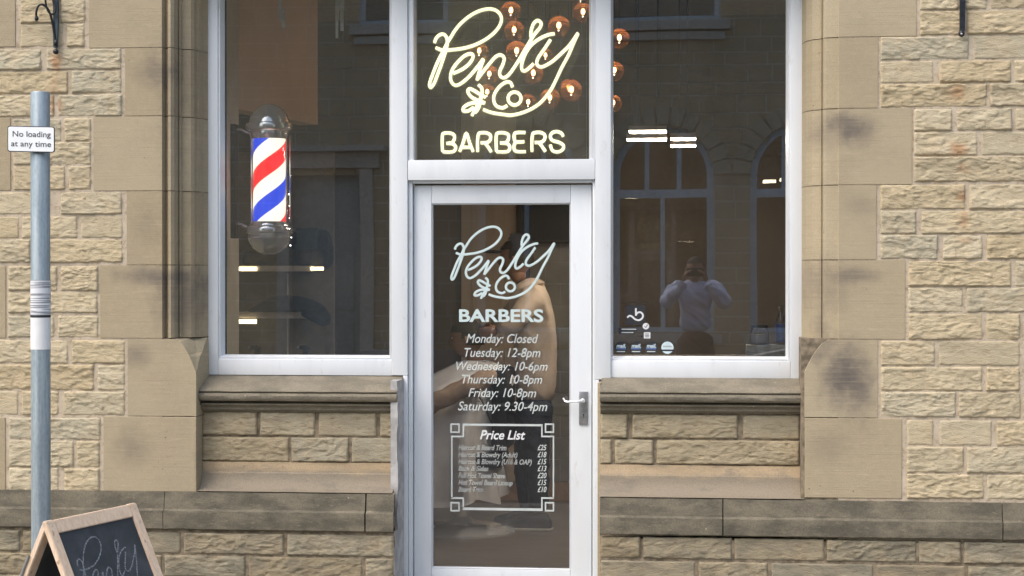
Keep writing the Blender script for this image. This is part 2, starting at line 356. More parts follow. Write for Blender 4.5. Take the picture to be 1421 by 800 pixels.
def smooth_path(pts, sub=6, closed=False):
    P = [Vector(p) for p in pts]; out = []; n = len(P)
    for i in range(n if closed else n-1):
        if closed: a, b, c, d = P[(i-1) % n], P[i], P[(i+1) % n], P[(i+2) % n]
        else: a, b, c, d = P[max(i-1, 0)], P[i], P[i+1], P[min(i+2, n-1)]
        for k in range(sub):
            t = k/sub
            out.append(0.5*((2*b)+(c-a)*t+(2*a-5*b+4*c-d)*t*t+(3*b-a-3*c+d)*t**3))
    out.append(P[0] if closed else P[-1]); return out

# text: the built-in font turned into a mesh and fitted to its place
def _text(s, shear=0.0, bold=0.0):
    cu = bpy.data.curves.new('text', 'FONT'); cu.body = s; cu.size = 1; cu.shear = shear; cu.offset = bold
    cu.extrude = 0.0; cu.resolution_u = 4; cu.fill_mode = 'FRONT'
    o = bpy.data.objects.new('text', cu); COL.objects.link(o)
    dg = bpy.context.evaluated_depsgraph_get(); me = bpy.data.meshes.new_from_object(o.evaluated_get(dg))
    vs = [v.co.copy() for v in me.vertices]; fs = [tuple(p.vertices) for p in me.polygons]
    bpy.data.objects.remove(o); bpy.data.curves.remove(cu); bpy.data.meshes.remove(me); return vs, fs
_cap = {}
def text_geo(s, shear, bold, fn, wid, cap, g=None):     # fn(u, v): u across, v up from the baseline, in metres
    key = (shear, bold)
    if key not in _cap:
        v, _ = _text('H', shear, bold); _cap[key] = (min(q.y for q in v), max(q.y for q in v))
    lo, hi = _cap[key]; vs, fs = _text(s, shear, bold)
    x0 = min(q.x for q in vs); x1 = max(q.x for q in vs); k = wid/(x1-x0)
    g = g or G(); g.add([fn((q.x-x0)*k, (q.y-lo)/(hi-lo)*cap) for q in vs], fs); return g
def text_on(s, px0, px1, top, base, Y, name, mat, parent, shear=0.25, bold=0.0, label=None):
    a = W(px0, base, Y); x1 = X(px1, Y, base); cap = Z(top, Y, px0)-a.z
    g = text_geo(s, shear, bold, lambda u, v: Vector((a.x+u, Y, a.z+v)), x1-a.x, cap)
    return g.build(name, mat, parent, label=label)

# ------------------------------------------------------------------ THE BUILDING
FY = 0.23                                   # face of the white joinery
bld = thing('shop_building', (X(695), 0.2, 0.0), 'sandstone corner shop front with rock faced stones, white joinery and dark string course', 'building')
def rock(x0, x1, z0, z1, yb=0.006, out=0.0085, pitch=0.0065, pz=0.0042, seed=0.0, g=None):
    g = g or G(); nx = max(4, int((x1-x0)/pitch)); nz = max(4, int((z1-z0)/pz)); vs = []; fs = []
    se = seed*7.31; tiltx = random.uniform(-.004, .004); tiltz = random.uniform(-.004, .003)
    slope = random.uniform(-0.35, 0.35); fr = random.uniform(34, 52); am = random.uniform(0.002, 0.006); sm = random.random() < 0.22
    if sm: am *= 0.3
    ledge = random.random() < 0.4; fa = random.uniform(-.3, .3)
    for j in range(nz+1):
        v = j/nz
        for i in range(nx+1):
            u = i/nx; x = x0+(x1-x0)*u; z = z0+(z1-z0)*v
            e = min((x-x0), (x1-x), (z-z0)*1.0, (z1-z)*1.0)
            ex = noise.noise(Vector((x*40+se, z*40, se)))*0.003
            k = max(0, min(1, (e+ex)/0.0055)); k = k*k*(3-2*k)
            n1 = noise.noise(Vector((x*7+se, z*16, se))); n2 = noise.noise(Vector((x*26+se, z*60, 3.3+se)))
            s = (z+x*slope*0.35)*fr+2.4*noise.noise(Vector((x*8+se, z*14, 9.1)))+se
            sa = 1-(s-math.floor(s)); sa = sa*sa*(1.0 if sa < 0.93 else (1-sa)/0.07)
            mod = max(0, 0.55+noise.noise(Vector((x*11, z*20+se, 5.7)))*1.2)
            za = z+x*fa
            rg = 1-abs(noise.noise(Vector((x*13+se, za*34, 2.2+se))))*2.2
            rg2 = 1-abs(noise.noise(Vector((x*34+se, za*70, 7.7+se))))*2.2
            ch = noise.cell(Vector((x*17+se+n1, za*34+n2, se)))
            d = out*(0.45+0.5*n1)+n2*0.0025+rg*.0020+rg2*.0020+ch*.0026+(am*sa*mod if ledge else 0)+tiltx*(u-.5)*2+tiltz*(v-.5)*2
            if sm: d = out*0.35+n1*0.004+n2*0.0015
            bx = x; bz = z
            if i in (0, nx): bx += noise.noise(Vector((z*35, se, 1)))*0.0022
            if j in (0, nz): bz += noise.noise(Vector((x*22, se, 2)))*0.0026
            vs.append((bx, yb+0.003-k*(max(0.001, d)+0.003), bz))
    for j in range(nz):
        for i in range(nx):
            a = j*(nx+1)+i; fs.append((a, a+1, a+nx+2, a+nx+1))
    b0 = len(vs)                                       # side skirts back into the wall
    ring = [i for i in range(nx+1)]+[j*(nx+1)+nx for j in range(1, nz+1)]+[nz*(nx+1)+i for i in range(nx-1, -1, -1)]+[j*(nx+1) for j in range(nz-1, 0, -1)]
    for r in ring: vs.append((vs[r][0], yb+0.02, vs[r][2]))
    L = len(ring)
    for i in range(L): fs.append((ring[i], b0+i, b0+(i+1) % L, ring[(i+1) % L]))
    g.add(vs, fs); return g
cnt = 0
def course(top, bot, spans, ref, yb=0.003, mat='rock', gap=0.5, **k):
    global cnt
    z1 = Z(top+gap*.3, yb, ref); z0 = Z(bot-gap*.3, yb, ref)
    for (a, b) in spans:
        cnt += 1
        rock(X(a+gap*.4, yb, top), X(b-gap*.4, yb, top), z0, z1, yb=yb, seed=cnt, **k).build('stone', mat, bld, smooth=True)
LEFT = [(-6, 32, [(28, 80), (84, 119)]), (32, 65, [(28, 88), (92, 118)]),
        (67, 97, [(-25, 58), (64, 169)]), (98, 130, [(-25, 95), (99, 169)]), (131, 162, [(-25, 76), (80, 170)]),
        (164, 196, [(18, 86), (89, 127)]), (197, 229, [(18, 127)]), (230, 264, [(18, 91), (95, 127)]),
        (266, 298, [(-25, 70), (84, 170)]), (300, 331, [(-25, 27), (30, 108), (112, 171)]), (332, 365, [(-25, 43), (46, 171)]),
        (369, 404, [(11, 80), (84, 137)]), (405, 435, [(11, 136)]), (438, 469, [(11, 76), (80, 137)]),
        (472, 505, [(-25, 95), (99, 174)]), (506, 542, [(-25, 131), (135, 174)]), (543, 577, [(-25, 26), (30, 82), (87, 174)]),
        (580, 611, [(12, 140)]), (612, 649, [(12, 103), (106, 139)]), (650, 683, [(12, 82), (88, 139)])]
RIGHT = [(-22, 14, [(1276, 1331), (1338, 1370), (1374, 1446)]), (15, 49, [(1276, 1338), (1341, 1446)]),
         (50, 83, [(1221, 1345), (1351, 1446)]), (84, 115, [(1221, 1296), (1303, 1404), (1407, 1446)]), (116, 149, [(1221, 1370), (1373, 1446)]),
         (151, 182, [(1268, 1322), (1327, 1405), (1409, 1446)]), (183, 216, [(1268, 1357), (1361, 1446)]), (217, 253, [(1268, 1446)]),
         (256, 291, [(1221, 1340), (1344, 1446)]), (292, 325, [(1221, 1272), (1278, 1446)]), (326, 360, [(1221, 1302), (1308, 1364), (1369, 1446)]),
         (362, 398, [(1260, 1404), (1408, 1446)]), (399, 434, [(1260, 1337), (1341, 1446)]), (435, 472, [(1260, 1364), (1368, 1416), (1420, 1446)]),
         (473, 508, [(1222, 1298), (1302, 1416), (1420, 1446)]), (509, 543, [(1222, 1364), (1368, 1416), (1420, 1446)]), (544, 580, [(1222, 1327), (1330, 1417), (1420, 1446)]),
         (583, 619, [(1258, 1296), (1303, 1377), (1382, 1446)]), (620, 657, [(1258, 1338), (1341, 1446)]), (658, 693, [(1258, 1366), (1369, 1446)])]
for t, b, s in LEFT: course(t, b, s, 130)
for t, b, s in RIGHT: course(t, b, s, 1330)
# plinth courses below the string course
for t, b, s in ((741, 771, [(-25, 28), (31, 118), (121, 251), (255, 394), (398, 546)]), (773, 803, [(-25, 60), (63, 225), (228, 341), (345, 503), (507, 546)]),
                (805, 835, [(-25, 40), (43, 150), (153, 290), (294, 440), (443, 546)])):
    course(t, b, s, 400, yb=-0.012, mat='rock_plinth')
for t, b, s in ((747, 777, [(833, 889), (892, 1016), (1019, 1144), (1147, 1272), (1275, 1334), (1337, 1446)]), (780, 811, [(833, 965), (969, 1066), (1070, 1212), (1216, 1340), (1343, 1446)]),
                (813, 840, [(833, 930), (934, 1040), (1044, 1160), (1164, 1300), (1304, 1446)])):
    course(t, b, s, 1000, yb=-0.012, mat='rock_plinth')
PY = 0.115                                  # face of the panels under the windows
course(572, 605, [(280, 357), (361, 437), (442, 523), (527, 549)], 400, yb=PY, mat='rock_panel', out=.013)
course(607, 641, [(280, 401), (404, 484), (488, 549)], 400, yb=PY, mat='rock_panel', out=.013)
course(576, 609, [(833, 871), (877, 1024), (1031, 1110)], 970, yb=PY, mat='rock_panel', out=.013)
course(611, 645, [(833, 849), (853, 907), (911, 1110)], 970, yb=PY, mat='rock_panel', out=.013)

# mortar core behind the stones
ztop = Z(-62); xl = X(-25); xr = X(1446)
for a_, b_ in ((xl, X(225)-.002), (X(1163)+.002, xr)): G().box(a_, b_, 0.0035, 0.2, 0, ztop).build('mortar', 'mortar', bld)
g = G(); g.box(X(274), X(549, PY), PY+.004, 0.34, 0, Z(540, PY)); g.box(X(833, PY), X(1114), PY+.004, 0.34, 0, Z(540, PY))
g.box(xl, X(547), -0.010, 0.2, 0, Z(735)); g.box(X(833.5), xr, -0.010, 0.2, 0, Z(745))
g.build('mortar', 'mortar_dk', bld)

G().box(X(1112), X(1163)+.0015, 0.006, 0.2, 0, Z(470, 0, 1163)).build('mortar', 'mortar_dk', bld); G().box(X(225)-.0015, X(272)-.001, 0.006, 0.2, 0, Z(530)).build('mortar', 'mortar_dk', bld)
# dressed jamb blocks with their moulding
def jamb_prof(side):
    if side == 'l':
        a, b = X(225), X(289, FY); 
    else:
        a, b = X(1164), X(1112.5, FY)
    T = [(0, 0), (.015, .022), (.05, .040), (.10, .032), (.17, .012), (.25, .008), (.33, .022), (.375, .058), (.385, .072), (.40, .064), (.425, .060), (.45, .070), (.455, .090),
         (.50, .093), (.70, .100), (.77, .118), (.80, .145), (.83, .150), (.86, .148), (.89, .165), (.93, .200), (1.0, .226)]
    if side == 'r': T = [(0, 0), (.012, .006), (.03, .009), (.18, .014), (.36, .022), (.44, .030), (.455, .046), (.475, .052), (.495, .044), (.515, .046), (.54, .060), (.56, .064), (.75, .085), (.92, .14), (1.0, .226)]
    return [(a+(b-a)*t, y) for t, y in T]
def quoin(xo, side, z0, z1, mat):
    pr = jamb_prof(side); e = pr[-1]
    poly = [(xo, 0.0)]+pr+[(e[0], 0.27), (xo, 0.27)]
    g = G(); g.prism(poly, 'z', z0, z1); return g
JL = [(-30, 66, 124), (66, 161, 174), (161, 265, 130), (265, 368, 176), (368, 470, 139)]
JR = [(-40, 52, 1271), (52, 151, 1218), (151, 257, 1265), (257, 361, 1216), (361, 471, 1256)]
gj = 0.0022
for t, b, x in JL: quoin(X(x), 'l', Z(b, 0, 225)+gj, Z(t, 0, 225)-gj, 'dress_l').build('dressed_stone', 'dress_l', bld)
for t, b, x in JR: quoin(X(x), 'r', Z(b, 0, 1163)+gj, Z(t, 0, 1163)-gj, 'dress_r').build('dressed_stone', 'dress_r', bld)
for side, z0, xo in (('l', Z(470, 0, 225), X(225)), ('r', Z(471, 0, 1163), X(1163))):
    pr = [(x+(.002 if side == 'l' else -.002)*0, y+.005) for x, y in jamb_prof(side)]
    e = pr[-1]; sgn = -1 if side == 'l' else 1
    poly = [(xo+sgn*.05, .005)]+pr+[(e[0], .26), (xo+sgn*.05, .26)]
    g = G(); g.prism(poly, 'z', z0+.003, ztop+.02); g.build('mortar', 'mortar_dk', bld)
def stop_block(side):                       # the chamfer of the moulding dies out into a square block
    if side == 'l': xo, xe, xin, xc, t, b, mt = X(177), X(272), X(289, FY), X(243), 470, 578, 'dress_l'
    else: xo, xe, xin, xc, t, b, mt = X(1218), X(1116.5), X(1112.5, FY), X(1152), 471, 580, 'dress_r'
    ref = 225 if side == 'l' else 1163; z1 = Z(t, 0, ref)-gj; zs = Z(518, 0, ref); z0 = Z(b, 0, ref)+gj
    back = .34; vs = []; N = 12
    def lay(z, k):
        k2 = k; c = xc+(xe-xc)*k2**.7; e0 = xin+(xe-xin)*k2
        dd = .19*(1-k2)
        ledge = 0.020 if k < .5 else 0.0
        return [(xo, 0, z), (c, 0, z), ((c+e0)/2, dd*.62+ledge, z), (e0, dd+ledge, z), (e0 if side == 'l' else e0, back, z), (xo, back, z)]
    L = [lay(z0, 1.0), lay(zs, 1.0)]
    for i in range(1, N+1):
        k = 1-i/N; L.append(lay(zs+(z1-zs)*i/N, k**0.8 if k > 0 else 0))
    g = G(); n = 6; vs = [q for l in L for q in l]; fs = []
    for j in range(len(L)-1):
        for i in range(n): fs.append((j*n+i, j*n+(i+1) % n, (j+1)*n+(i+1) % n, (j+1)*n+i))
    fs.append(tuple(range(n))); fs.append(tuple(range((len(L)-1)*n, len(L)*n)))
    g.add(vs, fs); g.build('dressed_stone', mt, bld)
stop_block('l'); stop_block('r')
G().box(X(143), X(272), 0, .34, Z(683, 0, 225)+gj, Z(578, 0, 225)-gj, .003).build('dressed_stone', 'dress_l', bld)
G().box(X(1117), X(1252), 0, .34, Z(692, 0, 1163)+gj, Z(580, 0, 1163)-gj, .003).build('dressed_stone', 'dress_r', bld)
for t, b, x in ((-30, 66, 22), (163, 265, 15), (369, 470, 8), (579, 684, 7)):
    G().box(X(x)-.4, X(x), -.001, .1, Z(b, 0, 10)+gj, Z(t, 0, 10)-gj, .003).build('dressed_stone', 'dress', bld)
# string course: sloping top, square lower band; profile (y, z)
def string(x0, x1, ref, t, mid, b, pout=-.035):
    zt, zm, zb = Z(t, 0, ref), Z(mid, pout, ref), Z(b, pout, ref)
    n = max(8, int((x1-x0)/.012)); g = G(); vs = []; fs = []
    prof = [(.02, zb), (pout+.012, zb), (pout+.003, zb+.006), (pout, zm-.010), (pout+.001, zm-.002), (pout+.012, zm+.002), (pout+.020, zm+.006), (-.006, zt-.004), (.02, zt)]
    m_ = len(prof)
    for i in range(n+1):
        x = x0+(x1-x0)*i/n
        for k, (y, z) in enumerate(prof):
            a = .0022*noise.noise(Vector((x*30, k*3.1, ref*.1))); c_ = .003*noise.noise(Vector((x*9, k*3.1, 7+ref*.1)))
            vs.append((x, y+a*1.3 if 0 < k < m_-1 else y, z+(a+c_)*.7 if 0 < k < m_-1 else z))
    for i in range(n):
        for k in range(m_-1): fs.append((i*m_+k, i*m_+k+1, (i+1)*m_+k+1, (i+1)*m_+k))
    fs.append(tuple(range(m_))); fs.append(tuple(n*m_+k for k in range(m_)))
    g.add(vs, fs); g.build('string_course_stone', 'string', bld, smooth='auto')
for a, b in ((-25, 228), (228.8, 507), (509, 547)): string(X(a), X(b), 400, 683.5, 711, 738)
for a, b in ((833, 1002.5), (1004, 1390), (1391.5, 1446)): string(X(a), X(b), 1000, 692, 720, 745)
# splayed base course under the panels and the moulded sills
def base_course(xa, xb, ref, t, mid, b):
    pr = [(PY+.05, Z(t, PY, ref)), (PY-.004, Z(t, PY, ref)-.001), (PY-.012, Z(mid, PY, ref)+.006), (PY-.018, Z(mid, PY, ref))]
    z0 = Z(b, 0, ref); za = pr[-1][1]
    for i in range(1, 7):
        k = i/6; pr.append((PY-.018-(PY-.012)*(1-math.cos(k*PI/2)), za+(z0-za)*math.sin(k*PI/2)**.9))
    pr += [(PY+.05, z0)]
    G().prism(pr, 'x', xa, xb).build('base_course_stone', 'base', bld, smooth='auto')
base_course(X(272)+.001, X(549, PY), 400, 641.5, 657, 683)
base_course(X(833, PY), X(1116.5)-.001, 970, 646, 661, 691)
def sill(xa, xb, ref, t):
    o = t-522
    pr = [(y, Z(py+o*.55, y, ref)) for y, py in ((.05, 541), (.042, 542.5), (.040, 544), (.050, 544.8), (.050, 546), (.041, 546.8), (.035, 550), (.037, 554), (.044, 556.6), (.058, 557.2), (.092, 557.4), (.092, 560.0), (.066, 560.4),
                                                 (.064, 562.6), (.074, 563.4), (.084, 565.5), (.086, 569.0), (.104, 569.8), (.108, 572.2), (FY+.08, 572.4))]
    pr = [(FY+.08, Z(t, FY, ref)+.004), (FY-.01, Z(t, FY, ref))]+pr
    # horizontal roughening along the length
    n = int((xb-xa)/.02); g = G(); vs = []; fs = []; m_ = len(pr)
    for i in range(n+1):
        x = xa+(xb-xa)*i/n
        for k, (y, z) in enumerate(pr):
            c_ = .0018*noise.noise(Vector((x*14, k*1.7, ref*.1))) if 1 < k < m_-1 else 0
            vs.append((x, y+c_, z+c_*.6))
    for i in range(n):
        for k in range(m_): fs.append((i*m_+k, i*m_+(k+1) % m_, (i+1)*m_+(k+1) % m_, (i+1)*m_+k))
    fs.append(tuple(range(m_))); fs.append(tuple(n*m_+k for k in range(m_)))
    g.add(vs, fs); g.build('window_sill', 'sill', bld, smooth='auto')
sill(X(272.5), X(551, .05), 400, 522); sill(X(832.5, .05), X(1116), 970, 525)
# rendered door jambs, chipped at the stone edge
def jamb(xa, ya, xb, yb, z0, z1, nm, mt):
    g = G(); n = 40; vs = []; fs = []
    for j in range(n+1):
        z = z0+(z1-z0)*j/n; a = .007*noise.noise(Vector((z*14, 1, xa)))+.004*noise.noise(Vector((z*50, 2, xa)))
        vs += [(xa+a, ya, z), (xa+a*.7+(.004 if xb > xa else -.004), ya-.004, z), (xb, yb, z), (xb, .34, z), (xa-(.05 if xb > xa else -.05), .34, z), (xa-(.03 if xb > xa else -.03), ya+.004, z)]
    for j in range(n):
        for i in range(6): fs.append((j*6+i, j*6+(i+1) % 6, (j+1)*6+(i+1) % 6, (j+1)*6+i))
    fs.append(tuple(range(6))); fs.append(tuple(n*6+i for i in range(6)))
    g.add(vs, fs); g.build(nm, mt, bld, smooth='auto')
jamb(X(546), -.006, X(561, FY), FY-.002, 0, Z(740), 'door_jamb', 'render')
jamb(X(549.5, .03), .05, X(561, FY), FY-.002, Z(740)+.001, Z(527, FY), 'door_jamb', 'render')
G().box(X(831.2, FY), X(833.2, PY), PY+.002, FY+.05, 0, Z(531, PY)).build('door_jamb', 'dress', bld)

# rest of this building, outside the photograph's frame: coarser stones joined into one part
g = G(); gm = G()
def fill(x0, x1, z0, z1, rh=.112):
    z = z0
    while z < z1-.02:
        h = min(rh, z1-z); x = x0
        while x < x1-.01:
            wd = min(random.uniform(.16, .48), x1-x)
            if x1-x-wd < .08: wd = x1-x
            rock(x+.003, x+wd-.003, z+.004, z+h-.004, pitch=.05, pz=.03, seed=random.random()*50, g=g); x += wd
        z += h
fill(xl-3.4, xl-.001, Z(684), ztop); fill(xr+.001, xr+3.0, Z(700), ztop); fill(xl-3.4, xr+3.0, ztop+.36, ztop+3.0, .14)
fill(xl-3.4, xl-.001, .02, Z(738), .12); fill(xr+.001, xr+3.0, .02, Z(746), .12)
g.build('wall_stone', 'rock', bld, kind='stuff', smooth=True)
G().box(xl-3.4, xl, .0045, .2, 0, ztop).box(xr, xr+3.0, .0045, .2, 0, ztop).box(xl-3.4, xr+3.0, .006, .2, ztop+.36, ztop+3.0).build('mortar', 'mortar', bld)
G().box(xl-3.4, xr+3.0, -.03, .3, ztop+.02, ztop+.355, .006).build('lintel', 'dress', bld)
G().box(xl-3.4, xl-.001, -.035, .1, Z(738), Z(684)).box(xr+.001, xr+3.0, -.035, .1, Z(746), Z(700)).build('string_course_stone', 'string', bld)
G().box(xl-3.4, xr+3.0, -.18, 5.2, ztop+3.0, ztop+3.2, .01).build('roof', 'dress', bld)

# ------------------------------------------------------------------ white joinery
ZT = ztop+.01
def ring(g, x0, x1, z0, z1, wl, wr, wb, wt, y0, y1, bev=.004):   # frame members butted end to end
    g.box(x0, x0+wl, y0, y1, z0, z1, bev); g.box(x1-wr, x1, y0, y1, z0, z1, bev)
    g.box(x0+wl+.0003, x1-wr-.0003, y0+.0004, y1, z0, z0+wb, bev); g.box(x0+wl+.0003, x1-wr-.0003, y0+.0004, y1, z1-wt, z1, bev)
def bead(g, x0, x1, z0, z1, w, ya, yb):      # sloped glazing bead all round an opening
    for (p, q) in (((x0, z0), (x1, z0)), ((x1, z0), (x1, z1)), ((x1, z1), (x0, z1)), ((x0, z1), (x0, z0))): pass
    o = [(x0, z0), (x1, z0), (x1, z1), (x0, z1)]; i_ = [(x0+w, z0+w), (x1-w, z0+w), (x1-w, z1-w), (x0+w, z1-w)]
    m_ = [(x0+w*.45, z0+w*.45), (x1-w*.45, z0+w*.45), (x1-w*.45, z1-w*.45), (x0+w*.45, z1-w*.45)]
    vs = [(x, ya, z) for x, z in o]+[(x, ya-.004, z) for x, z in m_]+[(x, yb-.012, z) for x, z in i_]+[(x, yb, z) for x, z in i_]+[(x, yb, z) for x, z in o]
    fs = []
    for r in range(4):
        for k in range(4): fs.append((r*4+k, r*4+(k+1) % 4, (r+1)*4+(k+1) % 4, (r+1)*4+k))
    g.add(vs, fs)
YF = FY; YG = GY
def window(px0, px1, gl0, gl1, zb, glb, top, glt, lab, ref, name='window'):
    # px* outer frame edges on the face, gl* sight line of the glass
    x0, x1, z0 = X(px0, YF), X(px1, YF), Z(zb, YF, ref); z1 = top
    a0, a1, b0 = X(gl0, YG), X(gl1, YG), Z(glb, YG, ref); b1 = glt
    bw = .020
    g = G(); ring(g, x0, x1, z0, z1, a0-bw-x0, x1-a1-bw, b0-bw-z0, max(.02, z1-b1-bw), YF, YF+.075)
    wn = g.build(name, 'paint', bld, smooth='auto', label=lab)
    g = G(); bead(g, a0-bw, a1+bw, b0-bw, b1+bw, bw, YF+.012, YG-.001); g.build('glazing_bead', 'paint', wn, smooth='auto')
    G().box(a0-.004, a1+.004, YG, YG+.006, b0-.004, b1+.004).build('glass_pane', 'glass', wn)
    G().box(a0-bw, a1+bw, YG+.030, YG+.036, b0-bw, b0-.001).box(a0-bw, a0-.001, YG+.030, YG+.036, b0, b1).box(a1+.001, a1+bw, YG+.030, YG+.036, b0, b1).build('spacer_bar', 'black', wn)
    return wn
wl = window(288.5, 544, 312.5, 541, 521, 492.5, ZT, ZT-.06, 'left shop window', 400)
wr_ = window(848, 1113, 851, 1090, 525, 494.5, ZT, ZT-.06, 'right shop window with small stickers in its corner', 970)
wt_ = window(574, 820, 576.5, 817.5, 224, 222.5, ZT, ZT-.06, 'square fanlight above the door', 700, 'fanlight')
# posts and transom of the door frame
zt1 = Z(221.5, YF, 700); zt0 = Z(250, YF, 700)
xa, xb = X(541.3, YF), X(572.5, YF); xc, xd = X(822, YF), X(850.5, YF)
g = G()
g.box(X(544.3, YF), X(566, YF), YF-.012, YF+.10, Z(522, YF), ZT, .004)
g.box(X(559.5, YF), X(566, YF)-.0005, YF-.011, YF+.10, 0, Z(522, YF)-.0005, .003)
g.box(X(566.3, YF), X(573.7, YF), YF+.002, YF+.10, zt1, ZT, .003)
g.box(X(826, YF), X(847.7, YF), YF-.012, YF+.10, Z(526, YF), ZT, .004)
g.box(X(826, YF), X(831.5, YF), YF-.011, YF+.10, 0, Z(526, YF)-.0005, .003)
g.box(X(820.3, YF), X(825.7, YF), YF+.002, YF+.10, zt1, ZT, .003)
g.box(X(566.3, YF), X(825.7, YF), YF-.010, YF+.10, zt0, zt1-.001, .004)
# stepped rebate that the door closes against
g.box(X(566.3, YF), X(571.5, YF), YF+.012, YF+.10, 0, zt0-.0005, .003)
g.box(X(822, YF), X(825.7, YF), YF+.012, YF+.10, 0, zt0-.0005, .003)
g.box(X(571.8, YF), X(821.7, YF), YF+.012, YF+.10, Z(254, YF), zt0-.0005, .002)
g.build('door_frame', 'paint', bld, smooth='auto')
G().box(X(560, YF), X(832, YF), YF-.06, .4, -.02, .035, .004).build('threshold', 'satin', bld)
# the door
DY = YF+.045
dx0, dx1, dz0, dz1 = X(574.5, DY), X(821, DY), .045, Z(257, DY)
gx0, gx1, gz0, gz1 = X(601.5, DY+.03), X(790.5, DY+.03), Z(786.5, DY+.03), Z(284.5, DY+.03)
g = G(); ring(g, dx0, dx1, dz0, dz1, gx0-.006-dx0, dx1-gx1-.006, gz0-.010-dz0, dz1-gz1-.006, DY, DY+.05)
door = g.build('door', 'paint', bld, smooth='auto', label='white glazed shop door with opening hours and price list')
g = G(); bead(g, gx0-.006, gx1+.006, gz0-.010, gz1+.006, .006, DY+.008, DY+.028); g.build('glazing_bead', 'paint', door)
DG = DY+.03
G().box(gx0-.004, gx1+.004, DG, DG+.006, gz0-.004, gz1+.004).build('glass_pane', 'doorglass', door)
G().box(X(603.5, DY), X(606.5, DY), DY-.001, DY+.004, Z(443.5, DY), Z(440, DY), .001).build('cover_cap', 'satin', door) if False else None
# handle
g = G().box(X(803.6, DY), X(816.2, DY), DY-.008, DY+.001, Z(589, DY), Z(543, DY), .002)
g.build('handle_plate', 'satin', door, smooth='auto')
g = G(); c = W(809.5, 576, DY-.0085); g.lathe([(.0035, 0), (.0035, -.0015)], (c.x, c.y, c.z), 12, 'y'); g.box(c.x-.0015, c.x+.0015, c.y-.0014, c.y, c.z-.012, c.z)
g.build('keyhole', 'ink', door)
c = W(808.5, 556.5, DY-.008); g = G(); g.lathe([(.011, 0), (.011, -.006), (.008, -.010), (.008, -.04)], c, 16, 'y')
pts = smooth_path([c+Vector((0, -.036, 0)), c+Vector((-.015, -.042, 0)), W(795, 557.5, DY-.05), W(787, 558, DY-.05), W(783.5, 556, DY-.042), W(782, 553.5, DY-.030)], 5)
g.tube(pts, [.0075]*2+[.0062]*(len(pts)-8)+[.0055]*6, 10)
g.build('handle_lever', 'chrome', door, smooth='auto')
# ---- lettering on the door
S1 = [(602.9, 59.6), (605, 53.5), (610.2, 48.4), (615.9, 47.8), (620.0, 53), (620.4, 62), (618.2, 72), (613, 88), (607.5, 103), (602.4, 116), (597.8, 121.6), (595.8, 117.5), (598.5, 108), (606.9, 86.7), (614, 73),
      (620, 61), (626, 51), (635, 37.5), (648.5, 24.7), (664, 15.7), (680, 12.4), (691, 16.5), (695.9, 26), (692, 38), (680, 50.6), (663, 60.7), (646, 66.4), (629, 69), (614.7, 69.8), (604.6, 66.4)]
S2 = [(629, 101.8), (636, 99), (644, 94.6), (651, 88.5), (656, 81), (655.5, 75.5), (650, 75), (642, 79.5), (634, 87.7), (627.5, 97), (625, 107.5), (627.5, 115.5), (634, 118.5), (645, 112), (657.5, 99), (671, 81.5)]
S2b = [(671, 82.5), (666.5, 95), (661.8, 111.5)]
S2c = [(662.5, 110), (671, 99), (680, 87.5), (688, 78.7), (694.6, 76.3), (699.5, 80.5), (698, 89), (693.5, 99), (694.5, 106), (700.5, 107.6), (708, 101.5), (719, 85), (729, 68), (740, 50), (749.2, 38.5), (750.8, 32), (746, 28.5), (740.3, 33), (736.9, 43), (736.5, 51.7)]
S3 = [(769.7, 46.9), (760.7, 48.4), (748.4, 54), (737, 63), (729.5, 74), (724.5, 87), (724, 95.7), (728, 98.7), (735, 94), (740.5, 88.4)]
S4 = [(764, 55), (755, 68.6), (747, 80), (744.8, 88), (748.4, 92.6), (755, 92), (767.5, 84.5), (780, 73), (791, 62), (802.2, 46), (796.5, 59), (789, 76.5), (778.7, 95.7), (772, 110), (763, 127), (748.4, 144), (730.4, 154.5), (711, 159.8), (698, 158.9), (682, 156.3), (670.4, 152)]
A1 = [(674, 135), (666.5, 131), (657.5, 125.5), (651.5, 123.2), (649, 127.5), (654, 134.5), (663, 139.5), (673, 143)]
A2 = [(673, 143), (661, 142.3), (650.7, 144.2), (643.5, 149), (642.8, 154), (649.6, 154), (657.5, 149)]
A3 = [(663.7, 117.7), (668.5, 122.5), (668.6, 131), (664, 143), (659, 152.5), (654.7, 161)]
A4 = [(668, 133), (664.5, 149), (659, 157)]
C1 = [(711, 121), (709, 115.5), (704, 113.6), (695.7, 118), (688, 127), (684.9, 137), (688, 146.2), (696.9, 149.7), (704, 146.5)]
O1 = [(714+9*math.cos(a), 136.8+9*math.sin(a)) for a in [2*PI*i/12+2.3 for i in range(13)]]
SCRIPT = [S1, S2, S2b, S2c, S3, S4, A1, A2, A3, A4, C1, O1]
NAMES = ['script']
def ribbon(paths, conv, half, Y, sub=5):
    g = G()
    for P in paths:
        q = smooth_path([Vector((*conv(*p), 0)) for p in P], sub)
        g.tube([W(a.x, a.y, Y) for a in q], half, 8, sq=.12)
    return g
dconv = lambda x, y: (627.2+(x-597)*.693, 315+(y-12.4)*.672)
ribbon(SCRIPT, dconv, 1.75/300, DG-.0012).build('lettering', 'vinyl', door, label='pale script logo reading Penty & Co')
text_on('BARBERS', 637, 754, 429.5, 447, DG-.0012, 'lettering', 'vinyl', door, 0, .028)
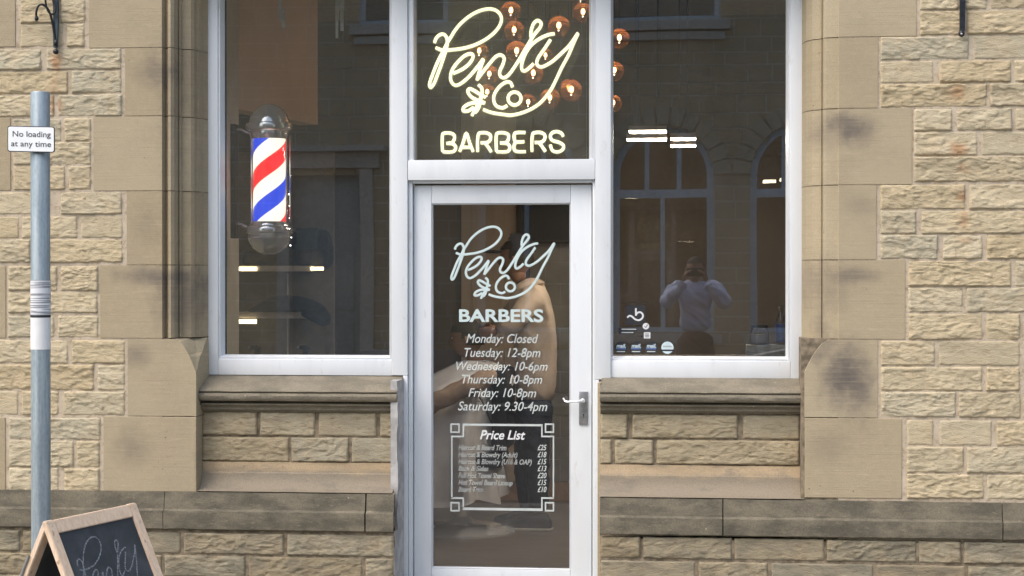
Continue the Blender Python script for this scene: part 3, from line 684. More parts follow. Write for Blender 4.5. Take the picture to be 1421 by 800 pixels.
for s, a, b, t, l in (('Monday: Closed', 647, 747, 463.7, 476), ('Tuesday: 12-8pm', 644.5, 750, 483.2, 495.5), ('Wednesday: 10-6pm', 633, 760, 502, 514),
                      ('Thursday: 10-8pm', 641, 752.5, 520.3, 532.3), ('Friday: 10-8pm', 650, 744, 539, 551), ('Saturday: 9.30-4pm', 635.5, 759.5, 557.5, 569.8)):
    text_on(s, a, b, t, l, DG-.0012, 'lettering', 'vinyl2', door, .28, .006)
text_on('Price List', 666, 729, 597.2, 610, DG-.0012, 'lettering', 'white', door, .28, .020)
for s, b, pr, t in (('Haircut & Beard Trim', 703, '£25', 617.5), ('Haircut & Blowdry (Adult)', 718, '£18', 627.3), ('Haircut & Blowdry (U16 & OAP)', 738, '£15', 637),
                    ('Back & Sides', 678, '£13', 646.6), ('Full Hot Towel Shave', 701, '£20', 656.3), ('Hot Towel Beard Lineup', 711.5, '£15', 666), ('Beard Trim', 670, '£10', 675.6)):
    text_on(s, 636, b, t, t+7.2, DG-.0012, 'lettering', 'vinyl3', door, .28, .02)
    text_on(pr, 745.8, 758.5, t, t+7.6, DG-.0012, 'lettering', 'vinyl2', door, .28, .02)
g = G(); L = 1.0
def hl(x0, x1, y): a = W(x0, y+L, DG-.0015); b = W(x1, y-L, DG-.0015); g.box(a.x, b.x, DG-.0018, DG-.0008, a.z, b.z)
def vl(x, y0, y1): a = W(x-L, y1, DG-.0015); b = W(x+L, y0, DG-.0015); g.box(a.x, b.x, DG-.0018, DG-.0008, a.z, b.z)
hl(642, 753, 590); hl(642, 753, 707); vl(627, 607, 691.5); vl(768, 607, 691.5)
for (x, xx) in ((643, 627), (752, 768)):
    vl(x, 591, 605); vl(x, 692.5, 706); hl(min(x, xx)-1, max(x, xx)+1, 606); hl(min(x, xx)-1, max(x, xx)+1, 691.5)
for cx in (631.5, 762.5):
    for cy in (594.5, 703.5):
        hl(cx-6.5, cx+6.5, cy-5.5); hl(cx-6.5, cx+6.5, cy+5.5); vl(cx-5.5, cy-4.5, cy+4.5); vl(cx+5.5, cy-4.5, cy+4.5)
g.build('price_list_border', 'vinyl2', door)
# ---- stickers in the right window
SY = YG-.0012
def disc(cx, cy, r, Y, mat, nm, par, n=28, g=None, b=False):
    c = W(cx, cy, Y); gg = G(); gg.lathe([(r/300, 0), (r/300, -.0006)], c, n, 'y'); return gg.build(nm, mat, par)
def rect(x0, x1, y0, y1, Y, mat, nm, par, label=None):
    a = W(x0, y1, Y); b = W(x1, y0, Y); return G().box(a.x, b.x, Y-.0005, Y, a.z, b.z).build(nm, mat, par, label=label)
rect(868, 895.5, 424, 451, SY, 'ink', 'sticker', wr_, 'black square sticker with a white letter b swash')
g = G(); q = smooth_path([(870.5, 440), (873, 437.8), (876, 438.5), (881, 443), (886, 445), (891, 442.5), (892.3, 437.5), (889.5, 433.5), (885.5, 433.6), (882.6, 436.5)], 5) if False else None
g = G()
for P in ([(870.5, 441), (873.5, 438.6), (877, 439.6), (881.5, 443.4), (887, 444.6), (891.4, 441.5), (892.0, 437), (889, 433.8), (885, 434.2), (882.6, 437)], [(882.4, 428), (882.4, 433), (882.6, 438.5)]):
    qq = smooth_path([Vector((*p, 0)) for p in P], 5); g.tube([W(a.x, a.y, SY-.0008) for a in qq], 1.25/300, 8, sq=.1)
g.build('sticker', 'white', wr_)
disc(896.3, 453, 4.6, SY-.0008, 'white', 'sticker', wr_)
g = G(); g.tube([W(894.3, 453, SY-.0016), W(896, 455, SY-.0016), W(898.8, 450.6, SY-.0016)], .6/300, 6, sq=.2); g.build('sticker', 'greyink', wr_)
rect(893.5, 902.5, 461.5, 470, SY, 'white', 'sticker', wr_)
for k in range(3): rect(895.3, 900.8, 463.4+k*2, 464.2+k*2, SY-.001, 'greyink', 'sticker', wr_)
rect(858, 884, 455.3, 459.4, SY, 'ink', 'sticker', wr_); rect(858, 880.5, 460, 463.6, SY, 'ink', 'sticker', wr_)
rect(862.5, 883, 456.6, 457.8, SY-.0008, 'vinyl2', 'sticker', wr_); rect(862.5, 879, 461.2, 462.3, SY-.0008, 'vinyl2', 'sticker', wr_)
rect(885.5, 887.3, 466.3, 467.8, SY, 'ink', 'sticker', wr_); rect(888.8, 891.5, 466, 468, SY, 'ink', 'sticker', wr_)
for k in range(12): rect(862.5+k*3.1, 864.6+k*3.1, 418.8+.1*k, 420.0+.1*k, SY, 'ink', 'sticker', wr_)
MAT['blueprint'] = plain('blue_print', (0.10, 0.17, 0.38), .5); MAT['palebadge'] = plain('pale_grey_badge', (.55, .66, .70), .5)
for cx in (862, 883, 904):
    disc(cx, 483, 9.2, SY, 'ink', 'sticker', wr_)
    c = W(cx-6.6, 482.8, SY-.0009)
    text_geo('mail.', .2, .03, lambda u, v: Vector((c.x+u, SY-.0014, c.z+v)), 13.5/300, 5.5/300).build('sticker', 'palebadge', wr_)
    rect(cx-7.5, cx+6.5, 483.4, 485, SY-.0008, 'blueprint', 'sticker', wr_); rect(cx-6.2, cx+5.4, 487.6, 488.8, SY-.0008, 'vinyl2', 'sticker', wr_)
disc(926.2, 482.8, 9.4, SY, 'ink', 'sticker', wr_); disc(926.2, 482.8, 8.7, SY-.0007, 'palebadge', 'sticker', wr_)
rect(917, 935.6, 485.4, 487.6, SY-.0016, 'ink', 'sticker', wr_); rect(920, 932, 480.2, 481.8, SY-.0016, 'vinyl3', 'sticker', wr_)

# ------------------------------------------------------------------ neon sign
NY = .42
s0 = W(697, 222, NY)
neon = thing('neon_sign', (s0.x, NY, s0.z), 'glowing cream neon sign reading Penty & Co Barbers hanging behind the fanlight', 'neon sign')
def ntube(P, sub=5, r=2.2, dy=0.0, mat='neon', nm='neon_tube', back=True):
    q = smooth_path([Vector((*p, 0)) for p in P], sub)
    g = G(); g.tube([W(a.x, a.y, NY+dy) for a in q], r/282, 10); g.build(nm, mat, neon, smooth=True)
    if back:
        g = G(); g.tube([W(a.x, a.y, NY+.016)+Vector((.0, 0, -.004)) for a in q], r/282*.96, 8); g.build('tube_backing', 'neon_back', neon, smooth=True)
for P in SCRIPT: ntube(P)
def poly(*p): return list(p)
BARB = [[(614, 210.5), (613.4, 198), (614, 187), (617, 184.7), (625, 184.7), (630, 187.5), (630.5, 193), (627, 198), (619.5, 199)], [(619.5, 199), (628, 199.4), (632.3, 204), (630.5, 209.5), (625, 211.3), (614.5, 211)],
        [(637.8, 210.6), (642.5, 198.5), (647, 184.8), (651.5, 198), (656.6, 210.6)], [(641.3, 204.6), (653, 204.6)],
        [(662.8, 210.8), (662.6, 196), (664, 186), (668, 184.3), (675, 184.4), (680.2, 187.5), (680.4, 193.5), (676, 197.8), (667, 198.3)], [(673, 198.6), (677.5, 204.5), (681.6, 211)],
        [(688.8, 210.5), (688.3, 198), (688.8, 187), (692, 184.4), (700, 184.4), (705.2, 187), (705.4, 193), (702, 197.8), (694, 198.6)], [(694, 198.6), (703, 199), (707.4, 204), (705.5, 209.6), (700, 211), (689, 210.8)],
        [(729, 184), (721, 183.8), (714.5, 185), (713.4, 191), (716, 196.6), (727.5, 196.8)], [(716, 197.2), (713.3, 202), (714, 208.5), (719, 210.6), (729.5, 210.6)],
        [(738.2, 210.6), (738, 196), (739.2, 186), (743, 184), (750, 183.8), (755.6, 187), (755.8, 193), (751, 197.3), (742, 197.8)], [(748, 198), (752.6, 204), (756.8, 210.4)],
        [(781.5, 189.5), (779, 184.8), (772.5, 182.6), (766, 184.6), (763.6, 190), (767, 195), (775.5, 197.5), (781.6, 201.5), (781, 207.5), (774, 211), (766.5, 208.8), (763.6, 201)]]
for P in BARB: ntube(P, 4, 2.15)
a = W(579, 220.8, NY+.03); b = W(814, 1.5, NY+.03)
G().box(a.x, b.x, NY+.026, NY+.030, a.z, b.z).build('backing_panel', 'acrylic', neon)
G().box(a.x, b.x, NY+.0255, NY+.0305, b.z, b.z+.004).box(a.x-.003, a.x, NY+.0255, NY+.0305, a.z, b.z).box(b.x, b.x+.003, NY+.0255, NY+.0305, a.z, b.z).build('panel_edge', 'vinyl3', neon)
g = G(); g.tube([W(p, q, NY+.04) for p, q in [(665, 0), (690, 1.2), (720, 1), (738, 3), (746, 12), (747, 27)]], .0022, 6)
g.tube([W(p, q, NY+.04) for p, q in [(728, 99), (729, 112), (728, 128), (726, 133)]], .0018, 6)
g.tube([W(p, q, NY+.04) for p, q in [(603, 70), (601, 90), (604, 105), (612, 111), (625, 111)]], .0015, 6)
g.build('power_cable', 'black', neon, smooth=True)

# ------------------------------------------------------------------ interior
RX0, RX1, RY0, RY1, RZ = X(288, .4)-1.0, X(1114, .4)+.2, .345, 3.75, 3.25
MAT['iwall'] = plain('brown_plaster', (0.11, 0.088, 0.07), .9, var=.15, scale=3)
MAT['iwall_side'] = plain('grey_plaster', (0.70, 0.68, 0.58), .9, var=.1, scale=4)
MAT['ceil'] = plain('dark_ceiling', (0.45, 0.42, 0.38), .9)
m = NT('dark_wood_floor'); p = m.pos()
c = m.mix(m.ramp(m.noise(m.scl(p, (1, 12, 1)), 5, 5), .35, .65), (0.09, 0.07, 0.06), (0.15, 0.115, 0.095)); m.col(c, .4); MAT['ifloor'] = m.m
def st(g, nm, mt, smooth=False): return g.build(nm, mt, None, smooth, kind='structure')
st(G().box(RX0-.3, RX1+.3, RY0-.01, RY1+.1, -.08, .012), 'shop_floor', 'ifloor')
st(G().box(RX0-.3, RX1+.3, RY1, RY1+.1, .012, RZ), 'shop_back_wall', 'iwall')
st(G().box(RX0-.3, RX0-.2, RY0, RY1, .012, RZ), 'shop_left_wall', 'iwall_side')
st(G().box(RX1+.2, RX1+.3, RY0, RY1, .012, RZ), 'shop_right_wall', 'iwall')
st(G().box(RX0-.3, RX1+.3, .2, RY1+.1, RZ, RZ+.1), 'shop_ceiling', 'ceil')
# inner lining of the front wall, closing the room either side of the joinery
g = G(); g.box(RX0-.3, X(312, .36), .33, .42, .012, RZ); g.box(X(1092, .36), RX1+.3, .33, .42, .012, RZ)
g.box(X(300, .36), X(545, .36), .345, .42, .012, Z(500, .36)); g.box(X(846, .36), X(1096, .36), .345, .42, .012, Z(500, .36)); g.box(RX0-.3, RX1+.3, .29, .42, ZT-.02, RZ)
st(g, 'shop_front_wall_lining', 'iwall_side')
# grey return wall at the left edge of the left window
st(G().box(X(300, .5), X(331, .95), .43, .95, .012, RZ), 'window_return_wall', 'iwall_side')
# skirting and tiled lower wall
MAT['skirt'] = plain('brown_skirting', (0.34, 0.23, 0.15), .6)
st(G().box(RX0-.2, RX1+.2, RY1-.02, RY1-.001, .012, .14), 'skirting_board', 'skirt')
MAT['tile'] = plain('grey_wall_tile', (0.26, 0.25, 0.22), .35, var=.25, scale=3)
MAT['grout'] = plain('pale_grout', (0.42, 0.40, 0.36), .9)
tw = G().box(X(735, 3.7), X(850, 3.7), RY1-.018, RY1-.002, .141, Z(338, 3.7)).build('tiled_wall_panel', 'grout', None, kind='structure')
ORG[tw.name] = Vector(tw.location)
zr = .145; row = 0
while zr < Z(340, 3.7)-.02:
    xx = X(735, 3.7)+.004-(.1 if row % 2 else 0)
    while xx < X(850, 3.7)-.01:
        x0_ = max(xx, X(735, 3.7)+.004); x1_ = min(xx+.196, X(850, 3.7)-.003)
        if x1_-x0_ > .02: G().box(x0_, x1_, RY1-.024, RY1-.0185, zr, min(zr+.142, Z(338, 3.7)), .002).build('tile', 'tile', tw)
        xx += .2
    zr += .147; row += 1
# dark screen on the back wall
a = W(722, 336, 3.6); b = W(800, 262, 3.6)
tv = thing('wall_screen', (a.x, 3.6, a.z), 'dark blank screen on the back wall seen through top of door glass', 'screen')
MAT['screen'] = plain('dark_screen', (.010, .016, .028), .12)
G().box(a.x, b.x, 3.6, 3.66, a.z, b.z, .006).build('bezel', 'black', tv); G().box(a.x+.012, b.x-.012, 3.597, 3.5995, a.z+.012, b.z-.012).build('display', 'screen', tv)
G().box((a.x+b.x)/2-.1, (a.x+b.x)/2+.1, 3.661, RY1-.001, a.z+.05, b.z-.05).build('wall_mount', 'black', tv)
# light-brown door on the back wall at left of the barber
MAT['brownpanel'] = plain('tan_panelling', (0.42, 0.33, 0.24), .7, var=.12, scale=3)
a = W(656, 700, 3.7); b = W(718, 240, 3.7)
st(G().box(X(640, 3.7), X(716, 3.7), RY1-.05, RY1-.021, .142, 2.75, .004).box(X(655, 3.7), X(700, 3.7), RY1-.062, RY1-.0505, .3, 2.6, .006), 'tan_wall_panelling', 'brownpanel')
# beige bulkhead in the left window (runs away from the glass)
MAT['beige'] = plain('tan_paint', (0.80, 0.62, 0.46), .85, var=.06, scale=3)
a0, a1 = W(329, 151, 1.0), W(441, 180, 2.05); tn = Vector((a1.y-a0.y, -(a1.x-a0.x), 0)).normalized()
zb_, ztp = a0.z, RZ-.002
g = G(); d_ = -tn*.12
pp = [a0, a1, a1+d_, a0+d_]
g.add([(q.x, q.y, zb_) for q in pp]+[(q.x, q.y, ztp) for q in pp], [(0, 1, 2, 3), (4, 5, 6, 7), (0, 1, 5, 4), (1, 2, 6, 5), (2, 3, 7, 6), (3, 0, 4, 7)])
st(g, 'tan_bulkhead_wall', 'beige')
MAT['dkpanel'] = plain('charcoal_panel', (0.26, 0.23, 0.20), .6)
# shelf unit below it
SHY = 2.15
shx0, shx1 = X(330, SHY), X(452, SHY)
unit = thing('wall_shelf_unit', ((shx0+shx1)/2, SHY, Z(640, SHY)), 'dark shelf unit with two grey shelves and warm lights in left window', 'shelf unit')
G().box(shx0-.12, shx1, SHY+.24, SHY+.27, .012, Z(205, SHY)).build('back_panel', 'dkpanel', unit)
MAT['shelfgrey'] = plain('grey_shelf_edge', (0.75, 0.70, 0.60), .6)
G().box(shx0, X(433, SHY), SHY, SHY+.235, Z(377, SHY), Z(369, SHY), .002).build('shelf', 'shelfgrey', unit)
G().box(shx0, X(431, SHY), SHY, SHY+.235, Z(443, SHY), Z(434, SHY), .002).build('shelf', 'shelfgrey', unit)
G().box(X(386.5, SHY), X(387.5, SHY), SHY+.22, SHY+.238, Z(600, SHY), Z(380, SHY)).build('upright', 'shelfgrey', unit)
for (x0_, x1_, y0_, y1_) in ((331, 356, 370.5, 375.8), (431, 449, 370.5, 375.5), (331, 356, 444.5, 450.5)):
    G().box(X(x0_, SHY-.01), X(x1_, SHY-.01), SHY-.012, SHY-.003, Z(y1_, SHY), Z(y0_, SHY), .002).build('light_strip', 'led', unit)
MAT['navy'] = plain('navy_cloth', (0.014, 0.018, 0.030), .85, var=.4, scale=14, bump=.4)
MAT['browncloth'] = plain('brown_cloth', (0.050, 0.038, 0.032), .9, var=.4, scale=14, bump=.4)
MAT['teal'] = plain('dark_teal_card', (0.030, 0.060, 0.075), .6)
def cloth(prof, y0, y1, name, mat, label, cat, seed=1):          # a folded heap: front outline given in pixels, puffed between y0 and y1
    pts = smooth_path([Vector((*p, 0)) for p in prof], 4, True)[:-1]; n = len(pts); g = G(); vs = []; fs = []
    c = sum((Vector((p.x, p.y, 0)) for p in pts), Vector())/n
    for j, (k, yy) in enumerate(((.45, 0), (.8, .08), (.97, .3), (1, .6), (.96, 1))):
        for p in pts:
            q = c+(p-c)*k; w_ = W(q.x, q.y, SHY); nn = noise.noise(Vector((w_.x*14, w_.z*22, seed+j)))*.022
            vs.append((w_.x, y0+(y1-y0)*yy+nn*(1-yy), w_.z+nn*.3*(1 if j < 3 else 0)))
    for j in range(4):
        for i in range(n): fs.append((j*n+i, j*n+(i+1) % n, (j+1)*n+(i+1) % n, (j+1)*n+i))
    fs.append(tuple(range(n))[::-1]); fs.append(tuple(range(4*n, 5*n))); g.add(vs, fs)
    return g.build(name, mat, None, smooth=True, label=label, cat=cat)
cloth([(333, 368.3), (333, 352), (345, 346), (390, 344), (436, 346), (446, 356), (445, 368.3), (400, 368.4), (360, 368.4)], SHY+.02, SHY+.2, 'folded_cloth', 'browncloth', 'brown folded cloth lying on the upper shelf behind the barber pole', 'cloth', 3)
cloth([(342, 433.5), (352, 424), (365, 416), (380, 411), (405, 411), (425, 417), (440, 424), (452, 440), (450, 452), (443, 453), (434, 446), (430, 433.5), (385, 433.5)], SHY-.03, SHY+.18, 'folded_jacket', 'navy', 'black jacket in a heap drooping over the end of the lower shelf', 'jacket', 5)
a = W(412, 345.5, SHY+.05); b = W(440, 317, SHY+.05)
tb = thing('storage_box', ((a.x+b.x)/2, SHY+.12, a.z), 'dark teal storage box standing on the brown cloth on upper shelf', 'box')
G().box(a.x, b.x, SHY+.04, SHY+.19, a.z, b.z, .004).build('box_body', 'teal', tb); G().box(a.x-.003, b.x+.003, SHY+.037, SHY+.193, b.z-.02, b.z+.003, .003).build('box_lid', 'teal', tb)
cloth([(441, 322), (447, 320), (452, 328), (455, 345), (456, 362), (450, 372), (445, 371), (441, 350)], SHY+.06, SHY+.16, 'hanging_jacket', 'navy', 'black jacket hanging at the right end of the upper shelf', 'jacket', 8)
cloth([(344, 345), (344, 328), (350, 322), (380, 320), (404, 322), (408, 335), (408, 345)], SHY+.05, SHY+.2, 'folded_towel', 'navy', 'dark navy folded towels on the upper shelf under the barber pole', 'towel', 9)
# clippers in the bottom corner of the left window
for (cx, lab) in ((357, 'black hair clippers on the ledge, left one of two'), (424, 'black hair clippers on the ledge, right one of two')):
    b0 = W(cx, 494, .75); t = thing('hair_clippers', (b0.x, .75, b0.z), lab, 'hair clippers')
    G().prism([(b0.x-.012, b0.z), (b0.x+.012, b0.z), (b0.x+.020, b0.z+.04), (b0.x+.004, b0.z+.055), (b0.x-.030, b0.z+.050), (b0.x-.03, b0.z+.036), (b0.x-.010, b0.z+.030)], 'y', .735, .765).build('body', 'black', t)
    G().box(b0.x-.044, b0.x-.0305, .738, .762, b0.z+.038, b0.z+.049, .002).build('blade', 'satin', t)
    G().box(b0.x-.02, b0.x+.03, .73, .77, b0.z-.012, b0.z-.0005, .003).build('charging_stand', 'black', t)
st(G().box(X(312, .6), X(545, .6), .425, .95, Z(497.5, .75)-.06, Z(497.5, .75), .004), 'window_ledge', 'iwall')

# ------------------------------------------------------------------ barber pole
BY = .56
def BX(px): return X(px, BY)
def BZ(py): return Z(py, BY, 375)
cx = BX(374); sc = (BX(400)-BX(374))/26
bp = thing('barber_pole', (cx, BY, BZ(355)), 'lit red white and blue barber pole with chrome ends in left window', 'barber pole')
m = NT('barber_stripes'); tc = m.n('ShaderNodeTexCoord').outputs['Object']; sp = m.n('ShaderNodeSeparateXYZ'); m.l(tc, sp.inputs[0])
ang = m.math('DIVIDE', m.math('ARCTAN2', sp.outputs[1], sp.outputs[0]), 2*PI)
H = BZ(193)-BZ(308)
# red band crosses the middle at 232 px, blue at 280 px; one turn = 95 px
f = m.math('FRACT', m.math('ADD', m.math('SUBTRACT', m.math('DIVIDE', sp.outputs[2], 99*sc), ang), 5.0-.25-0.0))
off = (308-236)/99.0
f = m.math('FRACT', m.math('ADD', f, 3-off+.0))
red = m.math('MULTIPLY', m.math('LESS_THAN', m.math('ABSOLUTE', m.math('SUBTRACT', m.math('FRACT', m.math('ADD', f, .5)), .5)), .125), 1)
f2 = m.math('FRACT', m.math('ADD', f, .5))
blu = m.math('LESS_THAN', m.math('ABSOLUTE', m.math('SUBTRACT', m.math('FRACT', m.math('ADD', f2, .5)), .5)), .125)
c = m.mix(red, (0.95, 0.90, 0.76), (0.80, 0.012, 0.02)); c = m.mix(blu, c, (0.008, 0.055, 0.62))
m.col(c, .4); m.l(c, m.b.inputs['Emission Color']); m.b.inputs['Emission Strength'].default_value = .9; MAT['stripes'] = m.m
r0 = 22*sc
G().lathe([(r0, 0), (r0, H)], (cx, BY, BZ(308)), 48).build('striped_cylinder', 'stripes', bp, smooth='auto', org=(cx, BY, BZ(308)))
G().lathe([(r0+.008, 0), (r0+.008, H)], (cx, BY, BZ(308)), 40).build('clear_tube', 'acrylic', bp, smooth='auto')
def P(l): return [(r*sc, (BZ(y)-BZ(250))) for r, y in l]
base = (cx, BY, BZ(250))
G().lathe(P([(0, 144.5), (7, 145), (14, 148.5), (20, 153.5), (24.5, 160), (26.5, 166), (27.5, 171), (31, 172.5), (32, 176), (31.5, 180), (29, 182.5), (26, 183.5), (26.5, 186), (25.5, 190), (24.5, 193.5), (10, 193.6)]), base, 48).build('top_dome', 'chrome', bp, smooth='auto')
G().lathe(P([(10, 308), (25, 308), (26.5, 310), (27, 313.5), (31, 315), (32.5, 319), (32, 323), (29, 325.5), (28.5, 329), (29.5, 331), (27.5, 336), (23, 344), (16, 350), (8, 353.5), (0, 354)]), base, 48).build('bottom_dome', 'chrome', bp, smooth='auto')
g = G().box(BX(321), BX(327.5), BY-.02, BY+.06, BZ(331), BZ(172), .004); g.build('wall_plate', 'iron', bp)
g = G()
for y in (184, 316): g.tube(smooth_path([Vector((BX(325), BY+.02, BZ(y-5))), Vector((BX(333), BY+.02, BZ(y-4.5))), Vector((BX(340), BY+.02, BZ(y-1))), Vector((BX(346), BY+.02, BZ(y+1)))], 5), .0075, 10)
g.build('bracket_arm', 'chrome', bp, smooth=True)
g = G(); g.tube([(BX(349), BY-.005, BZ(310)), (BX(349), BY-.005, BZ(188))], .004, 8); g.tube([(BX(401), BY+.03, BZ(310)), (BX(401), BY+.03, BZ(188))], .004, 8); g.build('side_rod', 'chrome', bp, smooth=True)
# string of small white leds beside it
led = thing('fairy_lights', (BX(400), BY+.12, BZ(340)), 'short string of tiny white lights hanging beside the barber pole', 'fairy lights')
LP = [(401, 270), (402, 286), (398, 293), (403, 296), (397, 300), (402, 303), (401, 331), (404, 330), (400, 338), (403, 341), (399, 322)]
for (a_, b_) in LP: G().sphere(W(a_, b_, BY+.12), .0036, 8, 6).build('bulb', 'led_and_glint', led, smooth=True)
g = G(); g.tube(smooth_path([W(a_, b_, BY+.12) for a_, b_ in [(401, 190), (402, 240)]+LP], 3), .0009, 5); g.build('wire', 'black', led)

# pale strips standing in for reflections at the top of the left window
MAT['reflect_strip'] = plain('pale_reflection', (.55, .60, .60), .8)
for (L_, lab) in (([(387, 391.5, -8, 24), (391.6, 396, 8, 35)], 'two pale strips standing in for reflections at the top of the left window, nearer the grey return'), ([(465.5, 470.5, -8, 24), (465.8, 469.5, 25, 50), (471, 478, -8, 12), (472.5, 477, 12.5, 40)], 'pale blue strips standing in for reflections at the top of the left window, nearer the door')):
    a = W(L_[0][0], L_[-1][3], .6); t = thing('reflection_strips', (a.x, .6, a.z), lab, 'reflection strips')
    for k, (x0_, x1_, y0_, y1_) in enumerate(L_):
        yy = .6+.004*k; G().box(X(x0_, yy), X(x1_, yy), yy, yy+.002, Z(y1_, yy), Z(y0_, yy)).build('strip', 'reflect_strip', t)

# ------------------------------------------------------------------ copper pendant lights
PD = [(709, 16, 14, 1.70, 'topmost of the three in a column left of the script tail'), (713.5, 43, 14, 1.80, 'middle one of the column above the script n'), (717, 72, 15, 1.75, 'lowest of the column above the script n'),
      (775.5, 37, 15, 1.60, 'just above the end of the t crossbar'), (809, 18, 14, 1.85, 'in the top right corner of the fanlight'), (806, -2, 12, 2.1, 'cut by the top edge at the fanlight corner'),
      (665, 72, 13, 1.90, 'right under the big loop of the letter P'), (757, 78, 10.5, 2.2, 'small one between the t and the y'), (679, 104, 13, 1.8, 'under the script n beside the ampersand'),
      (676, 129, 12, 2.0, 'half behind the ampersand'), (740, 103, 14, 1.75, 'below the letter t'), (733, 143, 12, 2.1, 'beside the small letter o'), (763, 137, 14, 1.7, 'crossed by the long tail of the y'),
      (793, 126, 15, 1.55, 'large front one of a pair right of the y tail'), (789, 122, 12, 2.05, 'hidden back one of a pair right of the y tail'),
      (859.5, 54, 14, 1.65, 'uppermost at the left edge of the right window'), (852.5, 99, 13, 1.75, 'middle one at the left edge of the right window'), (851, 144, 12, 1.85, 'lowest at the left edge of the right window')]
for (px, py, r, yy, lab) in PD:
    c = W(px, py, yy); sc_ = 2500/(yy+8.3); R_ = r/sc_; t = thing('pendant_light', (c.x, c.y, c.z), 'copper glass globe pendant, '+lab, 'pendant light', 'copper globe pendants')
    k = R_/.055
    o = G().lathe([(R_*math.sin(PI*i/16), -R_*math.cos(PI*i/16)) for i in range(16)]+[(R_*.2, R_*.985)], c, 28).build('glass_globe', 'copper', t, smooth=True)
    G().sphere(c+Vector((0, 0, R_*.12)), R_*.20, 12, 8, (1, 1, 1.5)).build('bulb', 'bulb', t, smooth=True)
    G().lathe([(R_*.22, 0), (R_*.22, R_*.16), (R_*.14, R_*.3), (R_*.14, R_*.45)], c+Vector((0, 0, R_*.96)), 14).build('lamp_cap', 'iron', t, smooth='auto')
    G().sphere(c+Vector((0, -R_*.3, -R_*.42)), R_*.07, 8, 6).build('glint_dot', 'led_and_glint', t, smooth=True)  # glowing dot in place of the highlight low on each globe
    G().tube([(c.x, c.y, c.z+R_*1.4), (c.x, c.y, RZ+.001)], .0018, 6).build('cord', 'black', t)

# lit bars in the right window, as suspended panels placed to brighten the shop
MAT['lightpanel'] = emis('suspended_lamp_diffuser', (1.0, 0.84, 0.66), 55)
for (px0, px1, py, lab) in ((872, 925, 183, 'upper left one of the four panels'), (869, 925, 194, 'lower left one of the four panels'), (930, 966, 193.5, 'upper right one of the four panels'), (930, 966, 203, 'lower right one of the four panels')):
    zl = 2.28; yl = (zl-1.52)*2500/(383-py)-8.3; q0 = X(px0, yl); q1 = X(px1, yl)
    t = thing('ceiling_light', ((q0+q1)/2, yl+.15, zl), 'flat warm lit ceiling light in the right window, '+lab, 'ceiling light', 'lit panels in the right window')
    G().box(q0, q1, yl, yl+.15, zl+.004, zl+.03, .003).build('housing', 'dkpanel', t)
    G().box(q0+.004, q1-.004, yl+.004, yl+.146, zl, zl+.0038).build('diffuser', 'lightpanel', t)
    for q in (q0+.05, q1-.05): G().tube([(q, yl+.10, zl+.03), (q, yl+.10, RZ)], .004, 6).build('rod', 'black', t)

# ------------------------------------------------------------------ jar and bottle on the box in the right window
JY = .62
a = W(1036, 496, JY-.08); b = W(1096, 479.5, JY-.08)
bx_ = thing('display_box', ((a.x+b.x)/2, JY, a.z), 'grey slatted box in the bottom right corner of right window', 'box')
MAT['greyslat'] = plain('grey_painted_wood', (.30, .33, .35), .6, var=.3, scale=30)
MAT['bottleblue'] = plain('dark_blue_label', (.03, .08, .30), .3); MAT['jarwax'] = plain('grey_wax', (.50, .48, .52), .5)
hh = (b.z-a.z)
for k in range(3): G().box(a.x, b.x, JY-.08, JY+.08, a.z+hh*k/3+.0008, a.z+hh*(k+1)/3-.0008, .002).build('slat', 'greyslat', bx_)
st(G().box(X(846, .5), X(1100, .5), .425, .85, a.z-.06, a.z-.0005, .004), 'window_ledge', 'iwall')
zb2 = b.z+.0005
c = W(1054, 479, JY); jr = thing('jar', (c.x, JY, zb2), 'small grey glass jar with dark lid on the grey box', 'jar')
u = 1/281
G().lathe([(11*u, 0), (13*u, 1.5*u), (13.3*u, 4*u), (13.3*u, 18*u), (12*u, 21*u), (10.5*u, 23*u)], (c.x, JY, zb2), 28).build('glass', 'clear', jr, smooth='auto')
G().lathe([(12*u, 1.5*u), (12*u, 14*u)], (c.x, JY, zb2), 24).build('contents', 'jarwax', jr, smooth='auto')
G().lathe([(11.5*u, 23*u), (11.8*u, 24*u), (11.8*u, 27*u), (11*u, 28*u)], (c.x, JY, zb2), 28).build('lid', 'iron', jr, smooth='auto')
c = W(1083.5, 479, JY); bt = thing('bottle', (c.x, JY, zb2), 'dark blue bottle with black cap beside the jar on the grey box', 'bottle')
G().lathe([(6.5*u, 0), (7.3*u, 1.5*u), (7.3*u, 30*u), (6.5*u, 35*u), (4*u, 41*u), (2.8*u, 44*u), (2.8*u, 48*u)], (c.x, JY, zb2), 24).build('glass', 'clear', bt, smooth='auto')
G().lathe([(7.5*u, 3*u), (7.5*u, 29*u)], (c.x, JY, zb2), 24).build('label_band', 'bottleblue', bt, smooth='auto')
G().lathe([(3.3*u, 47*u), (3.3*u, 52*u), (2.8*u, 52.5*u)], (c.x, JY, zb2), 18).build('cap', 'black', bt, smooth='auto')

